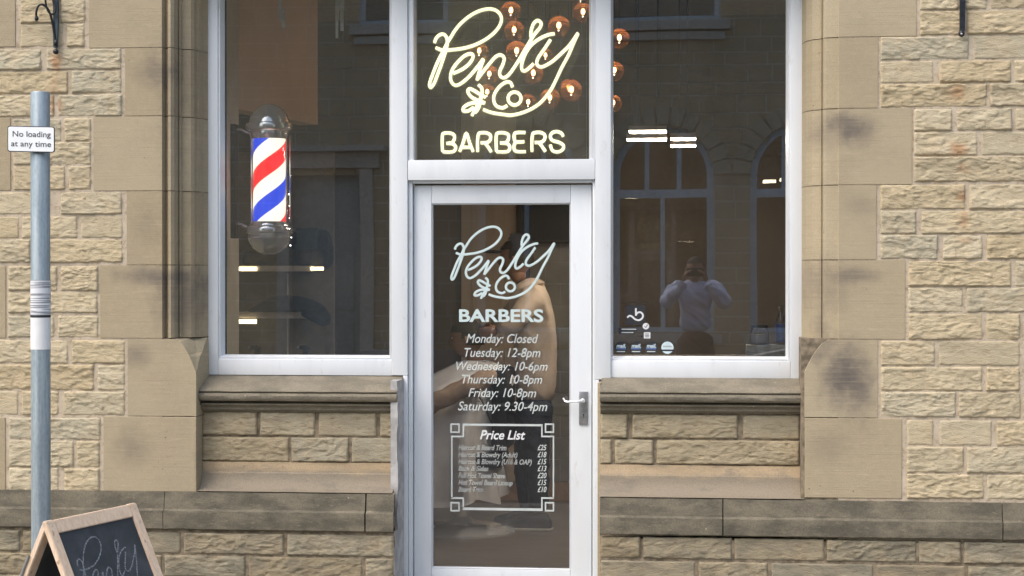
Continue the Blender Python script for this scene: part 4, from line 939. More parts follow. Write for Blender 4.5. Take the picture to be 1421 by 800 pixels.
# ------------------------------------------------------------------ people
def skin(nodes, edges, name, mat, parent, sub=2, root=0, label=None, folds=0.0):      # nodes: (x,y,z,r) or (x,y,z,rx,ry)
    me = bpy.data.meshes.new('skel'); me.from_pydata([n[:3] for n in nodes], edges, []); o = bpy.data.objects.new('skel', me); COL.objects.link(o)
    md = o.modifiers.new('s', 'SKIN'); md.use_smooth_shade = True
    if not me.skin_vertices: bpy.context.view_layer.update()
    for i, n in enumerate(nodes):
        sv = me.skin_vertices[0].data[i]; sv.radius = (n[3], n[4] if len(n) > 4 else n[3]); sv.use_root = (i == root)
    sb = o.modifiers.new('b', 'SUBSURF'); sb.levels = sub; sb.render_levels = sub
    dg = bpy.context.evaluated_depsgraph_get(); m2 = bpy.data.meshes.new_from_object(o.evaluated_get(dg))
    def fold(v):
        if not folds: return v.co.copy()
        q = v.co; a = 1-abs(noise.noise(Vector((q.x*9+q.z*5, q.y*9, q.z*11+q.x*4))))*2.4; b = noise.noise(q*24)
        return q+v.normal*(a*folds+b*folds*.35)
    g = G(); g.add([fold(v) for v in m2.vertices], [tuple(p.vertices) for p in m2.polygons])
    bpy.data.objects.remove(o); bpy.data.meshes.remove(me); bpy.data.meshes.remove(m2)
    return g.build(name, mat, parent, smooth=True, label=label)
def chain(*idx): return [(idx[i], idx[i+1]) for i in range(len(idx)-1)]
MAT['skin'] = plain('skin', (.30, .16, .10), .5, var=.06); MAT['hair'] = plain('dark_hair', (.02, .014, .01), .7, var=.4, scale=80, bump=.5)
MAT['tshirt'] = plain('beige_tshirt', (.56, .46, .37), .9, var=.08, scale=12, bump=.3); MAT['trousers'] = plain('navy_trousers', (.012, .018, .035), .85, var=.3)
MAT['cape'] = plain('pale_grey_cape', (.74, .74, .76), .7, var=.08, scale=8); MAT['sole'] = plain('grey_white_sole', (.42, .40, .36), .6)
MAT['sweat'] = plain('pale_blue_sweatshirt', (.46, .51, .68), .9, var=.06, scale=12, bump=.3); MAT['brownt'] = plain('dark_brown_trousers', (.06, .042, .03), .9)
MAT['chairblack'] = plain('black_leather', (.012, .012, .014), .35)
def head(parent, c, s, d, skinm='skin', ear=True):     # c centre, s half height, d facing direction (unit, horizontal)
    d = Vector(d).normalized(); rt = Vector((d.y, -d.x, 0)); up = Vector((0, 0, 1))
    bm = bmesh.new(); bmesh.ops.create_uvsphere(bm, u_segments=28, v_segments=20, radius=1)
    for v in bm.verts:
        x, y, z = v.co                                   # y = forward
        wd = .70; dp = .86
        if z < 0: wd *= 1-.34*(-z)**1.4; 
        f = y*dp
        if y > 0 and z < -.2: f *= 1-.05*(-z)
        if y < 0 and z < -.3: f *= 1-.45*(-z-.3)
        gx = x
        # nose, brow, eye hollows, lips, chin
        if y > .3:
            f += .17*math.exp(-(gx/.12)**2)*math.exp(-((z+.18)/.16)**2)+.05*math.exp(-(gx/.5)**2)*math.exp(-((z-.22)/.1)**2)
            f -= .07*math.exp(-((abs(gx)-.36)/.15)**2)*math.exp(-((z-.02)/.11)**2)
            f += .05*math.exp(-(gx/.24)**2)*math.exp(-((z+.50)/.07)**2)+.07*math.exp(-(gx/.25)**2)*math.exp(-((z+.82)/.12)**2)
        v.co = Vector(c)+rt*(x*wd*s)+d*(f*s)+up*(z*s)
    g = G(); g.bm(bm); g.build('head', skinm, parent, smooth=True)
    g = G()
    for sg in (-1, 1): g.sphere(Vector(c)+rt*(.70*s*sg)-d*.02*s-up*.05*s, s*.2, 12, 8, (.5, .8, 1.15))
    g.build('ear', skinm, parent, smooth=True)
    g = G()
    for sg in (-1, 1): g.sphere(Vector(c)+rt*(.26*s*sg)+d*.70*s+up*.03*s, s*.10, 10, 8, (1.2, 1, .6))
    g.build('eye', 'white', parent, smooth=True)
    g = G()
    for sg in (-1, 1): g.sphere(Vector(c)+rt*(.26*s*sg)+d*.775*s+up*.03*s, s*.045, 8, 6)
    g.build('pupil', 'black', parent, smooth=True)
def hair(parent, c, s, d, low=-.25, mat='hair', name='hair', k=1.10):
    d = Vector(d).normalized(); rt = Vector((d.y, -d.x, 0)); bm = bmesh.new(); bmesh.ops.create_uvsphere(bm, u_segments=28, v_segments=20, radius=1)
    kill = [v for v in bm.verts if v.co.z < low + (.75 if v.co.y > .35 else (.35 if v.co.y > 0.05 else 0))]
    bmesh.ops.delete(bm, geom=kill, context='VERTS')
    for v in bm.verts:
        n_ = 1+.05*noise.noise(v.co*6); v.co = Vector(c)+rt*(v.co.x*.70*s*k*n_)+d*(v.co.y*.86*s*k*n_)+Vector((0, 0, v.co.z*s*(k-.03)*n_))
    g = G(); g.bm(bm); return g.build(name, mat, parent, smooth=True)
def hand(parent, w_, dirv, palm_n, L=.18, curl=.9, thumb=1):     # wrist, direction of fingers, palm normal
    dv = Vector(dirv).normalized(); pn = Vector(palm_n); pn = (pn-dv*pn.dot(dv)).normalized(); sd = dv.cross(pn)
    w_ = Vector(w_); N = [(*w_, .024, .017), (*(w_+dv*.045), .032, .014), (*(w_+dv*.085), .036, .013)]; E = [(0, 1), (1, 2)]
    skin(N, E, 'palm', 'skin', parent, 2)
    for i, (o, l) in enumerate(((-.030, .064), (-.010, .074), (.010, .070), (.029, .056))):
        b0 = w_+dv*.082+sd*o; ps = [b0-dv*.02]; dd = dv.copy(); p = b0; ps.append(p)
        for k in range(3):
            dd = (dd*math.cos(curl*.55)+pn*math.sin(curl*.55)).normalized() if k or curl > .4 else dd
            p = p+dd*l*(.45, .32, .25)[k]; ps.append(p)
        skin([(*q, r) for q, r in zip(ps, (.009, .0092, .0085, .008, .0065))], chain(0, 1, 2, 3, 4), 'finger', 'skin', parent, 1)
    t0 = w_+dv*.02-sd*.022*thumb; t1 = t0+(dv*.5-sd*thumb*.8+pn*.35).normalized()*.045; t2 = t1+(dv*.8-sd*thumb*.2+pn*.5).normalized()*.032; t3 = t2+(dv*.8+pn*.6).normalized()*.022
    skin([(*t0, .013), (*t1, .0115), (*t2, .010), (*t3, .008)], chain(0, 1, 2, 3), 'thumb', 'skin', parent, 1)
# ---- barber: stands side-on, looking left over the customer
PYB = 2.4
def B(px, py, dy=0.0): p = W(px, py, PYB+dy); return (p.x, p.y, p.z)
bar = thing('person', (B(742, 735)[0], PYB, .012), 'person in dark cap, beige t-shirt and navy trousers cutting hair behind the door', 'person')
fw = Vector((-.93, .25, 0)).normalized(); sdv = Vector((fw.y, -fw.x, 0))
T = lambda px, py, dy=0, r=.1, r2=None: (*B(px, py, dy), r, r2 or r)
N = [T(742, 565, 0, .135, .125), T(744, 530, 0, .13, .125), T(744, 480, 0, .14, .14), T(738, 432, 0, .155, .16), T(733, 402, 0, .10, .13), T(726, 388, 0, .055),
     T(738, 412, -.16, .075), T(715, 450, -.24, .062), T(690, 458, -.22, .055),
     T(728, 412, .16, .075), T(702, 448, .20, .060), T(682, 455, .18, .055)]
skin(N, chain(0, 1, 2, 3, 4, 5)+chain(3, 6, 7, 8)+chain(3, 9, 10, 11), 'tshirt', 'tshirt', bar, 4, folds=.005)
N = [T(743, 545, 0, .135, .13), T(743, 572, 0, .14, .13), T(740, 590, -.09, .10), T(745, 645, -.10, .075), T(748, 712, -.10, .055), T(738, 590, .10, .10), T(728, 645, .11, .072), T(735, 712, .12, .052)]
skin(N, chain(0, 1, 2, 3, 4)+chain(1, 5, 6, 7), 'trousers', 'trousers', bar, 4, folds=.009)
skin([T(690, 458, -.22, .040), T(672, 462, -.20, .034), T(656, 462, -.12, .025)], chain(0, 1, 2), 'forearm', 'skin', bar)
skin([T(682, 455, .18, .040), T(668, 462, .12, .034), T(656, 458, .04, .025)], chain(0, 1, 2), 'forearm', 'skin', bar)
skin([T(724, 392, 0, .055), T(716, 376, 0, .05), T(712, 366, 0, .05)], chain(0, 1, 2), 'neck', 'skin', bar)
hc = Vector(B(716, 360)); head(bar, hc, .115, (-.9, .12, 0)); hair(bar, hc, .115, (-.9, .12, 0), low=-.35)
hcap = hair(bar, hc+Vector((.0, 0, .02)), .122, (-.9, .12, 0), low=.15, mat='navy', name='cap', k=1.16)
g = G(); q = hc+Vector((-.13, .015, .045)); g.sphere(q, .075, 16, 8, (1, .9, .14)); g.build('cap_peak', 'navy', bar, smooth=True)
hand(bar, B(656, 462, -.12), (-1, .2, -.15), (0, .3, -1)); hand(bar, B(656, 458, .04), (-1, -.1, -.2), (0, -.3, -1), thumb=-1)
for (px, dy) in ((740, -.10), (730, .12)):
    c = Vector(B(px, 735, dy)); c.z = .012
    g = G(); pr = [(.13, .0), (.13, .035), (.10, .085), (.045, .095), (-.03, .075), (-.10, .052), (-.165, .035), (-.175, .012), (-.165, 0)]
    L_ = []
    for k, wy in ((-1, .028), (-.6, .043), (.6, .043), (1, .028)): pass
    vs = []; n = len(pr)
    for wy, kk in ((-.042, .75), (-.03, .97), (.03, .97), (.042, .75)):
        for (x, z) in pr: vs.append((c.x-.02+x, c.y+wy, .030+z*kk))
    fs = [(j*n+i, j*n+(i+1) % n, (j+1)*n+(i+1) % n, (j+1)*n+i) for j in range(3) for i in range(n)]+[tuple(range(n)), tuple(3*n+i for i in range(n))]
    g.add(vs, fs); g.build('shoe', 'navy', bar, smooth='auto')
    G().box(c.x-.20, c.x+.118, c.y-.046, c.y+.046, .0125, .034, .01).build('sole', 'sole', bar, smooth='auto')
# ---- customer in the chair under a cape, facing left
CYB = 2.25
def Cc(px, py, dy=0.0): p = W(px, py, CYB+dy); return (p.x, p.y, p.z)
cus = thing('person', (Cc(640, 690)[0], CYB, .35), 'seated person with dark hair wrapped in a pale grey barber cape', 'person')
hc = Vector(Cc(648, 470)); head(cus, hc, .112, (-1, 0, 0)); hair(cus, hc, .112, (-1, 0, 0), low=-.45)
skin([(*Cc(655, 488), .05), (*Cc(660, 505), .055), (*Cc(664, 520), .07)], chain(0, 1, 2), 'neck', 'skin', cus)
# cape: rings from the neck down, longer towards the knees
g = G(); vs = []; fs = []; n = 48
rings = [(.07, 660, 500, 0), (.15, 661, 507, 0), (.25, 657, 525, .1), (.33, 645, 560, .45), (.38, 632, 600, .7), (.40, 632, 645, .72), (.42, 634, 690, .72)]
for j, (r, px, py, el) in enumerate(rings):
    c = Vector(Cc(px, py))
    for i in range(n):
        a = 2*PI*i/n; ca, sa = math.cos(a), math.sin(a)
        fold = 1+(.05+.02*j)*math.sin(a*9+.6*math.sin(j*.9))*(j/6)+.03*noise.noise(Vector((ca*2, sa*2, j*.8)))
        rx = r*(1+(el*1.5 if ca < 0 else -.35*(j > 2)))*fold; ry = r*.95*fold
        vs.append((c.x+rx*ca, c.y+ry*sa, c.z+(.05*max(0, -ca)*el if 2 < j < 6 else 0)+(.02*math.sin(a*5) if j == 6 else 0)))
for j in range(len(rings)-1):
    for i in range(n): fs.append((j*n+i, j*n+(i+1) % n, (j+1)*n+(i+1) % n, (j+1)*n+i))
g.add(vs, fs); g.build('cape', 'cape', cus, smooth=True)
g = G(); g.tube(smooth_path([Vector(Cc(*q)) for q in [(664, 548, -.42), (675, 570, -.45), (686, 600, -.46), (693, 640, -.46)]], 5), .006, 6); g.build('cape_piping', 'black', cus, smooth=True)
MAT['tancloth'] = plain('tan_cloth', (.46, .34, .25), .9)
skin([(*Cc(690, 515, -.30), .05), (*Cc(655, 535, -.38), .055), (*Cc(615, 553, -.40), .055), (*Cc(575, 575, -.40), .05)], chain(0, 1, 2, 3), 'sleeve', 'tancloth', cus, 3, folds=.008)
cw = Vector(Cc(640, 700))
chp = thing('barber_chair', (cw.x, CYB, .012), 'black barber chair with chrome base under the caped customer', 'barber chair')
G().box(cw.x-.28, cw.x+.26, CYB-.26, CYB+.26, .40, .50, .04).build('seat', 'chairblack', chp, smooth='auto')
G().box(cw.x+.20, cw.x+.30, CYB-.25, CYB+.25, .505, .98, .04).build('backrest', 'chairblack', chp, smooth='auto')
G().lathe([(.33, 0), (.33, .012), (.28, .035), (.08, .06), (.05, .09), (.05, .385)], (cw.x, CYB, .0125), 36).build('base', 'chrome', chp, smooth='auto')
G().prism([(cw.x-.30, .36), (cw.x-.60, .13), (cw.x-.66, .14), (cw.x-.33, .40)], 'y', CYB-.16, CYB+.16).build('footrest', 'satin', chp)
# ---- photographer in the street, seen in the right window
PHY = -8.74
ph = thing('person', (0.02, PHY, 0), 'person in pale blue sweatshirt holding up a phone, mirrored in right window', 'person')
def Q(x, z, y=0, r=.1, r2=None): return (x, PHY+y, z, r, r2 or r)
N = [Q(0, .97, 0, .155, .12), Q(0, 1.10, 0, .15, .115), Q(0, 1.28, 0, .17, .12), Q(0, 1.40, 0, .16, .10), Q(0, 1.46, .0, .08, .07),
     Q(-.20, 1.41, .02, .068), Q(-.29, 1.24, .13, .062), Q(-.17, 1.38, .30, .050), Q(-.11, 1.46, .36, .042),
     Q(.20, 1.41, .02, .068), Q(.29, 1.24, .13, .062), Q(.17, 1.38, .30, .050), Q(.11, 1.46, .36, .042)]
skin(N, chain(0, 1, 2, 3, 4)+chain(3, 5, 6, 7, 8)+chain(3, 9, 10, 11, 12), 'sweatshirt', 'sweat', ph, 4, folds=.016)
N = [Q(0, .99, 0, .150, .118), Q(0, .90, 0, .155, .12), Q(-.10, .80, 0, .095), Q(-.12, .48, 0, .070), Q(-.13, .09, -.02, .052), Q(.10, .80, 0, .095), Q(.12, .48, 0, .070), Q(.13, .09, -.02, .052)]
skin(N, chain(0, 1, 2, 3, 4)+chain(1, 5, 6, 7), 'trousers', 'brownt', ph, 4, folds=.01)
skin([Q(0, 1.42, 0, .058), Q(0, 1.47, .02, .052), Q(0, 1.52, .04, .055)], chain(0, 1, 2), 'neck', 'skin', ph)
hc = Vector((0, PHY+.06, 1.585)); head(ph, hc, .115, (0, 1, 0)); hair(ph, hc, .115, (0, 1, 0), low=-.3)
hand(ph, (-.105, PHY+.38, 1.465), (.25, .25, 1), (1, -.1, 0), curl=1.0, thumb=1); hand(ph, (.105, PHY+.38, 1.465), (-.25, .25, 1), (-1, -.1, 0), curl=1.0, thumb=-1)
for sx in (-.13, .13):
    g = G(); vs = []; pr = [(-.10, 0), (-.10, .06), (-.04, .085), (.03, .08), (.12, .05), (.17, .03), (.175, 0)]; n = len(pr)
    for wx, kk in ((-.04, .8), (-.03, 1), (.03, 1), (.04, .8)):
        for (y, z) in pr: vs.append((sx+wx, PHY+y, .002+z*kk))
    g.add(vs, [(j*n+i, j*n+(i+1) % n, (j+1)*n+(i+1) % n, (j+1)*n+i) for j in range(3) for i in range(n)]+[tuple(range(n)), tuple(3*n+i for i in range(n))]); g.build('shoe', 'black', ph, smooth='auto')
pn = thing('phone', (0, -8.33, 1.49), 'black smartphone held up by the person mirrored in the right window', 'phone')
G().box(-.080, .080, -8.345, -8.337, 1.515, 1.593, .003).build('phone_body', 'black', pn, smooth='auto')
G().box(.045, .07, -8.3365, -8.335, 1.555, 1.582, .002).build('camera_bump', 'ink', pn)

# ------------------------------------------------------------------ wrought-iron wall brackets
wb = thing('wall_bracket', (X(77), 0, Z(76, 0, 77)), 'black wrought iron scroll bracket on the wall above the sign post', 'bracket')
KY = -.09
g = G(); g.prism([(X(73.5, -.02), Z(0, -.02, 77)+.12), (X(81.5, -.02), Z(0, -.02, 77)+.12), (X(81, -.02), Z(40, -.02, 77)), (X(79.5, -.02), Z(68, -.02, 77)), (X(74.5, -.02), Z(66, -.02, 77)), (X(75, -.02), Z(30, -.02, 77))], 'y', -.024, -.008); g.build('back_bar', 'iron_blue', wb)
g = G(); pa = smooth_path([W(51, 26, -.05), W(50.2, 18, -.06), W(53, 9, -.06), W(58, 6.5, -.06), W(64, 10, -.05), W(69, 18, -.04), W(73, 33, -.03), W(75.5, 50, -.026), W(77, 62, -.026)], 6)
g.tube(pa, .0055, 8); g.sphere(W(50.8, 26, -.05), .010, 12, 8, (1, 1, 1.3)); g.build('scroll', 'iron', wb, smooth=True)
g = G(); pa = smooth_path([W(63.5, -30, -.06), W(63, 0, -.06), W(66, 14, -.055), W(71, 20, -.05), W(76, 18, -.045), W(77, 10, -.045), W(74, 3, -.045), W(73, -8, -.045)], 6); g.tube(pa, .005, 8); g.build('scroll', 'iron', wb, smooth=True)
g = G(); g.sphere(W(77.5, 72, -.03), .0135, 14, 10); g.sphere(W(77.5, 60, -.028), .011, 12, 8, (1, 1, 1.5)); g.build('finial', 'iron', wb, smooth=True)
wb2 = thing('wall_bracket', (X(1335), 0, Z(52, 0, 1335)), 'plain black iron bracket bar on the wall at the top right', 'bracket')
g = G().prism([(X(1331, -.02), Z(0, 0, 1335)+.14), (X(1339, -.02), Z(0, 0, 1335)+.14), (X(1338, -.02), Z(44, 0, 1335)), (X(1331, -.02), Z(44, 0, 1335))], 'y', -.032, -.01); g.build('back_bar', 'iron', wb2)
g = G(); g.sphere(W(1334.3, 47, -.028), .0142, 14, 10, (1, .8, 1.1)); g.build('finial', 'iron', wb2, smooth=True)
G().sphere(W(1334.4, 47.5, -.042), .0055, 10, 8).build('bolt', 'satin', wb2, smooth=True)

# ------------------------------------------------------------------ sign post
PSY = -1.0
def Px(px, py=400): return X(px, PSY, py)
pc = Px(56.3); rr = (Px(69.2)-Px(43.4))/2
sp_ = thing('sign_post', (pc, PSY, 0), 'grey galvanised street post with a white no loading sign and taped labels', 'sign post')
G().lathe([(rr, 0), (rr, Z(130, PSY, 56)), (rr*.93, Z(128, PSY, 56)), (rr*.6, Z(127.6, PSY, 56)), (0, Z(127.5, PSY, 56))], (pc, PSY, 0), 40).build('pole', 'galv', sp_, smooth='auto')
zt, zb = Z(175.5, PSY-.05, 44), Z(211.5, PSY-.05, 44); x0_, x1_ = X(11, PSY-.05), X(76.5, PSY-.05)
YS = PSY-rr-.012
def rrect(x0, x1, z0, z1, r, y0, y1, g=None, tilt=0.0, n=6):
    g = g or G(); pts = []
    for (cx_, cz_, a0_) in ((x1-r, z1-r, 0), (x0+r, z1-r, PI/2), (x0+r, z0+r, PI), (x1-r, z0+r, 3*PI/2)):
        for k in range(n+1): a = a0_+PI/2*k/n; pts.append((cx_+r*math.cos(a), cz_+r*math.sin(a)))
    mx_ = (x0+x1)/2; g.prism([(x, z-(x-mx_)*tilt) for x, z in pts], 'y', y0, y1); return g
TI = .028
sg = rrect(x0_, x1_, zb, zt, .010, YS, YS+.004, tilt=TI).build('sign_plate', 'ink', sp_)
rrect(x0_+.0035, x1_-.0035, zb+.0035, zt-.0035, .008, YS-.001, YS, tilt=TI).build('sign_face', 'signwhite', sg)
mx_ = (x0_+x1_)/2
for s, a, b, t, l in (('No loading', 17.5, 71, 182.5, 190.5), ('at any time', 15.5, 71.5, 196, 204)):
    q = W(a, l, YS-.0015); q2 = X(b, YS); cap = Z(t, YS)-Z(l, YS)
    text_geo(s, 0, .008, lambda u, v: Vector((q.x+u, YS-.0018, q.z+v-(q.x+u-mx_)*TI)), q2-q.x, cap).build('lettering', 'greyink', sg)
G().box(pc-rr*.9, pc+rr*.9, YS+.0045, PSY-.01, zb+.03, zb+.045).build('clip', 'satin', sp_)
m = NT('printed_label'); p = m.pos(); s_ = m.n('ShaderNodeSeparateXYZ'); m.l(p, s_.inputs[0])
ln = m.ramp(m.noise(m.scl(p, (3, 3, 150)), 1.3, 1), .52, .56, 0, .75); c = m.mix(ln, (.66, .68, .72), (.12, .13, .15)); m.col(c, .55); MAT['label'] = m.m
G().lathe([(rr+.0012, Z(437, PSY, 56)), (rr+.0012, Z(389, PSY, 56))], (pc, PSY, 0), 40).build('sticker', 'label', sp_, smooth='auto', label='white printed label wrapped round the post')
G().lathe([(rr+.0012, Z(485, PSY, 56)), (rr+.0012, Z(441, PSY, 56))], (pc, PSY, 0), 40).build('sticker', 'white', sp_, smooth='auto')
G().lathe([(rr+.0018, Z(440.5, PSY, 56)), (rr+.0018, Z(437.5, PSY, 56))], (pc, PSY, 0), 40).build('tape_band', 'ink', sp_, smooth='auto')

# ------------------------------------------------------------------ A-board
hA = .70
def ray(px, py): return (FW*FPX+RT*(px-710.5)-UP*(py-400))
def atz(px, py, z): d = ray(px, py); return CAM+d*((z-CAM.z)/d.z)
Lr, Rr = atz(61.5, 723.5, hA), atz(187, 697.5, hA)         # ridge ends
rd = (Rr-Lr); Wd = rd.length; rd.normalize(); nf = Vector((-rd.y, rd.x, 0)); nf = nf if nf.x > 0 else -nf
al = math.radians(24)
ab = thing('a_board', ((Lr.x+Rr.x)/2, (Lr.y+Rr.y)/2, 0), 'pine framed chalkboard A-board on the pavement by the sign post', 'chalkboard')
Hs = hA/math.cos(al)
def aleaf(sgn, tag_):
    dn = (Vector((0, 0, -1))*math.cos(al)+nf*sgn*math.sin(al)); on = (nf*sgn*math.cos(al)+Vector((0, 0, 1))*math.sin(al))
    O = Lr+nf*sgn*.006
    T_ = lambda u, v, w_: O+rd*u+dn*v+on*w_
    def bar(u0, u1, v0, v1, w0, w1, nm, mt, bev=.0025, par=ab):
        bm = bmesh.new(); bmesh.ops.create_cube(bm, size=1)
        for v in bm.verts: v.co = ((u0+u1)/2+v.co.x*(u1-u0), (v0+v1)/2+v.co.y*(v1-v0), (w0+w1)/2+v.co.z*(w1-w0))
        if bev: bmesh.ops.bevel(bm, geom=bm.edges[:], offset=bev, segments=2, affect='EDGES')
        g = G(); bm.verts.index_update(); g.add([T_(*v.co) for v in bm.verts], [tuple(x.index for x in f.verts) for f in bm.faces]); bm.free(); return g.build(nm, mt, par, smooth='auto')
    sw = .046
    bar(0, sw, 0, Hs, -.02, 0, 'stile', 'pine'); bar(Wd-sw, Wd, 0, Hs, -.02, 0, 'stile', 'pine')
    bar(sw+.0005, Wd-sw-.0005, .002, .048, -.0195, -.0005, 'top_rail', 'pine'); bar(sw+.0005, Wd-sw-.0005, Hs-.12, Hs-.075, -.0195, -.0005, 'bottom_rail', 'pine')
    bar(sw-.008, Wd-sw+.008, .04, Hs-.08, -.013, -.007, 'chalk_panel', 'board', 0)
    for u in (.022, Wd-.022):
        for v in (.022, .075): 
            g = G(); c_ = T_(u, v, 0); bm = bmesh.new(); bmesh.ops.create_circle(bm, cap_ends=True, radius=.003, segments=10)
            g.add([T_(u+v_.co.x, v+v_.co.y, .0006) for v_ in bm.verts], [tuple(range(10))]); bm.free(); g.build('screw', 'satin', ab)
    return T_
TF = aleaf(1, 'f'); TB = aleaf(-1, 'b')
# hinge strap / folding stay on the open side
g = G(); pF = TF(-.004, .28, -.01); pB = TB(-.004, .28, -.01); g.tube([pF, (pF+pB)/2+Vector((0, 0, -.02)), pB], .004, 6); g.build('stay', 'satin', ab)
g = G(); g.tube([TB(-.003, .13, .002), TB(-.003, .22, .002)], .005, 6); g.build('hinge_strap', 'satin', ab)
# chalk script: place logo paths on the front panel
def chalk(P, k=.00118, u0=.075, v0=.085, slant=.0):
    q = smooth_path([Vector((*p, 0)) for p in P], 4); g = G()
    pts = [Vector(((a.x-596)*k, 0, (a.y-12)*k)) for a in q]
    g.tube(pts, .0034, 6, sq=.15, T=lambda s: TF(u0+s.x, v0+s.z*1.02, -.0062+s.y)); return g
gg = G()
for Pp in SCRIPT:
    h = chalk(Pp, k=(Wd-.15)/215); gg.add(h.v, h.f)
gg.build('chalk_lettering', 'chalk', ab)
gg = G(); text_geo('BARBERS', 0, 0, lambda u, v: TF(.12+u, .49-v, -.0055), Wd-.24, .045, gg); gg.build('chalk_lettering', 'chalk', ab)

# ------------------------------------------------------------------ street
MAT['paving'] = plain('concrete_paving', (.22, .21, .19), .9, var=.2, scale=3, bump=.3); MAT['asphalt'] = plain('asphalt', (.05, .05, .052), .85, var=.3, scale=60, bump=.5)
MAT['kerb'] = plain('kerb_stone', (.26, .25, .23), .9, var=.2, scale=6); MAT['ground'] = plain('far_ground', (.09, .09, .08), .95); MAT['yellow'] = plain('yellow_road_paint', (.55, .42, .04), .8)
g = G(); g.add([(-400, -400, -.16), (400, -400, -.16), (400, 400, -.16), (-400, 400, -.16)], [(0, 1, 2, 3)]); st(g, 'ground', 'ground')
st(G().box(-14, 14, -2.9, .19, -.14, 0), 'pavement', 'paving'); st(G().box(-14, 14, -3.05, -2.905, -.15, .003, .01), 'kerb', 'kerb')
st(G().box(-14, 14, -12.0, -3.06, -.155, -.11), 'road', 'asphalt')
st(G().box(-14, 14, -12.15, -12.005, -.15, .003, .01), 'kerb', 'kerb'); st(G().box(-14, 14, -14.99, -12.155, -.14, 0), 'pavement', 'paving')
st(G().box(-14, 14, -3.32, -3.24, -.109, -.105).box(-14, 14, -3.55, -3.47, -.109, -.105), 'road_marking', 'yellow')
# opposite facade, mirrored in the glass
OY = -15.0
opp = thing('stone_building', (0, OY, 0), 'dark brown stone building with arched windows across the street, mirrored in the shop glass', 'building')
def ox(px): return M(px, 400, OY).x
def oz(py): return M(900, py, OY).z
ccx = [ox(920)-(ox(1112)-ox(920))*k for k in range(-3, 3)]; rad = (ox(990)-ox(850))/2
zs = oz(243); zsil = .75
opens = [(c, rad, zsil, zs) for c in ccx]
upper = [(ox(920), .75, oz(30), oz(30)+1.5), (ox(560), .6, oz(30), oz(30)+1.5), (ox(920)+3.7, .75, oz(30), oz(30)+1.5)]
door_o = (ox(452), .50, 0, oz(232))
DXL = ox(560)
def cuts(z):
    out = []
    for (c, r, a, s) in opens:
        if c-r < DXL: continue
        if a < z < s: out.append((c-r, c+r))
        elif s <= z < s+r*.98: h = math.sqrt(r*r-(z-s)**2); out.append((c-h, c+h))
    for (c, r, a, t) in upper:
        if a < z < t: out.append((c-r, c+r))
    c, r, a, t = door_o
    if a <= z < t: out.append((c-r, c+r))
    return sorted(out)
def spans(z, x0=-7.5, x1=7.5):
    r = []; x = x0
    for a, b in cuts(z):
        if a > x: r.append((x, a))
        x = max(x, b)
    if x < x1: r.append((x, x1))
    return r
TOPZ = 7.4
MAT['obrick'] = rock_mat('brown_far_stone', 1.02, 0, False); MAT['omortar'] = plain('pale_far_mortar', (.62, .56, .48), .95)
g = G(); z = 0
while z < TOPZ:
    for a, b in spans(z+.025): g.add([(a, OY-.006, z), (b, OY-.006, z), (b, OY-.006, z+.05), (a, OY-.006, z+.05), (a, OY-.3, z), (b, OY-.3, z), (b, OY-.3, z+.05), (a, OY-.3, z+.05)], [(0, 1, 2, 3), (0, 3, 7, 4), (1, 5, 6, 2), (3, 2, 6, 7), (0, 4, 5, 1)])
    z += .05
g.build('mortar', 'omortar', opp)
g = G(); z = .02; rnd = random.Random(3)
while z < TOPZ-.1:
    h = rnd.choice((.16, .2, .24)); 
    for a, b in spans(z+h/2):
        x = a
        while x < b-.01:
            wd = min(rnd.uniform(.25, .6), b-x)
            if b-x-wd < .12: wd = b-x
            y_ = OY+rnd.uniform(.0, .012)
            g.box(x+.010, x+wd-.010, OY-.03, y_, z+.010, z+h-.010); x += wd
    z += h
g.build('wall_stone', 'obrick', opp, kind='stuff')
# arch rings, window frames, panes
MAT['oframe'] = plain('pale_blue_grey_frame', (.50, .58, .64), .5); MAT['otrim'] = plain('pale_stone_trim', (.50, .46, .40), .8)
for (c, r, a, s) in opens:
    if c-r < DXL: continue
    g = G(); n = 13
    for k in range(n):
        t0, t1 = PI*k/n+.012, PI*(k+1)/n-.012; r1, r2 = r+.005, r+.235
        q = [(c+R*math.cos(t), s+R*math.sin(t)) for R, t in ((r1, t0), (r2, t0), (r2, t1), (r1, t1))]; g.prism(q, 'y', OY-.02, OY+.03)
    g.build('arch_stone', 'obrick', opp)
    g = G()
    pr = [(math.cos(PI*k/24), math.sin(PI*k/24)) for k in range(25)]
    for k in range(24):
        (u0, v0), (u1, v1) = pr[k], pr[k+1]; g.prism([(c+u0*r, s+v0*r), (c+u0*(r-.09), s+v0*(r-.09)), (c+u1*(r-.09), s+v1*(r-.09)), (c+u1*r, s+v1*r)], 'y', OY-.16, OY-.08)
    g.box(c-r, c-r+.09, OY-.16, OY-.08, a, s); g.box(c+r-.09, c+r, OY-.16, OY-.08, a, s); g.box(c-r+.09, c+r-.09, OY-.158, OY-.08, a, a+.08)
    g.box(c-r+.09, c+r-.09, OY-.155, OY-.075, s-.30, s-.19)
    for u in (-.33, .33): g.box(c+u*r-.03, c+u*r+.03, OY-.15, OY-.085, s-.19, s+math.sqrt(1-u*u)*r-.05)
    g.box(c-.03, c+.03, OY-.15, OY-.085, a+.08, s-.3)
    wf = g.build('window', 'oframe', opp)
    g = G(); pts = [(c-r+.03, a), (c+r-.03, a)]+[(c+u*(r-.03), s+v*(r-.03)) for u, v in pr]; g.prism(pts, 'y', OY-.125, OY-.120); g.build('pane', 'farglass', wf)
    G().box(c-r-.1, c+r+.1, OY-.2, OY+.09, a-.12, a-.001, .01).build('window_sill', 'otrim', opp)
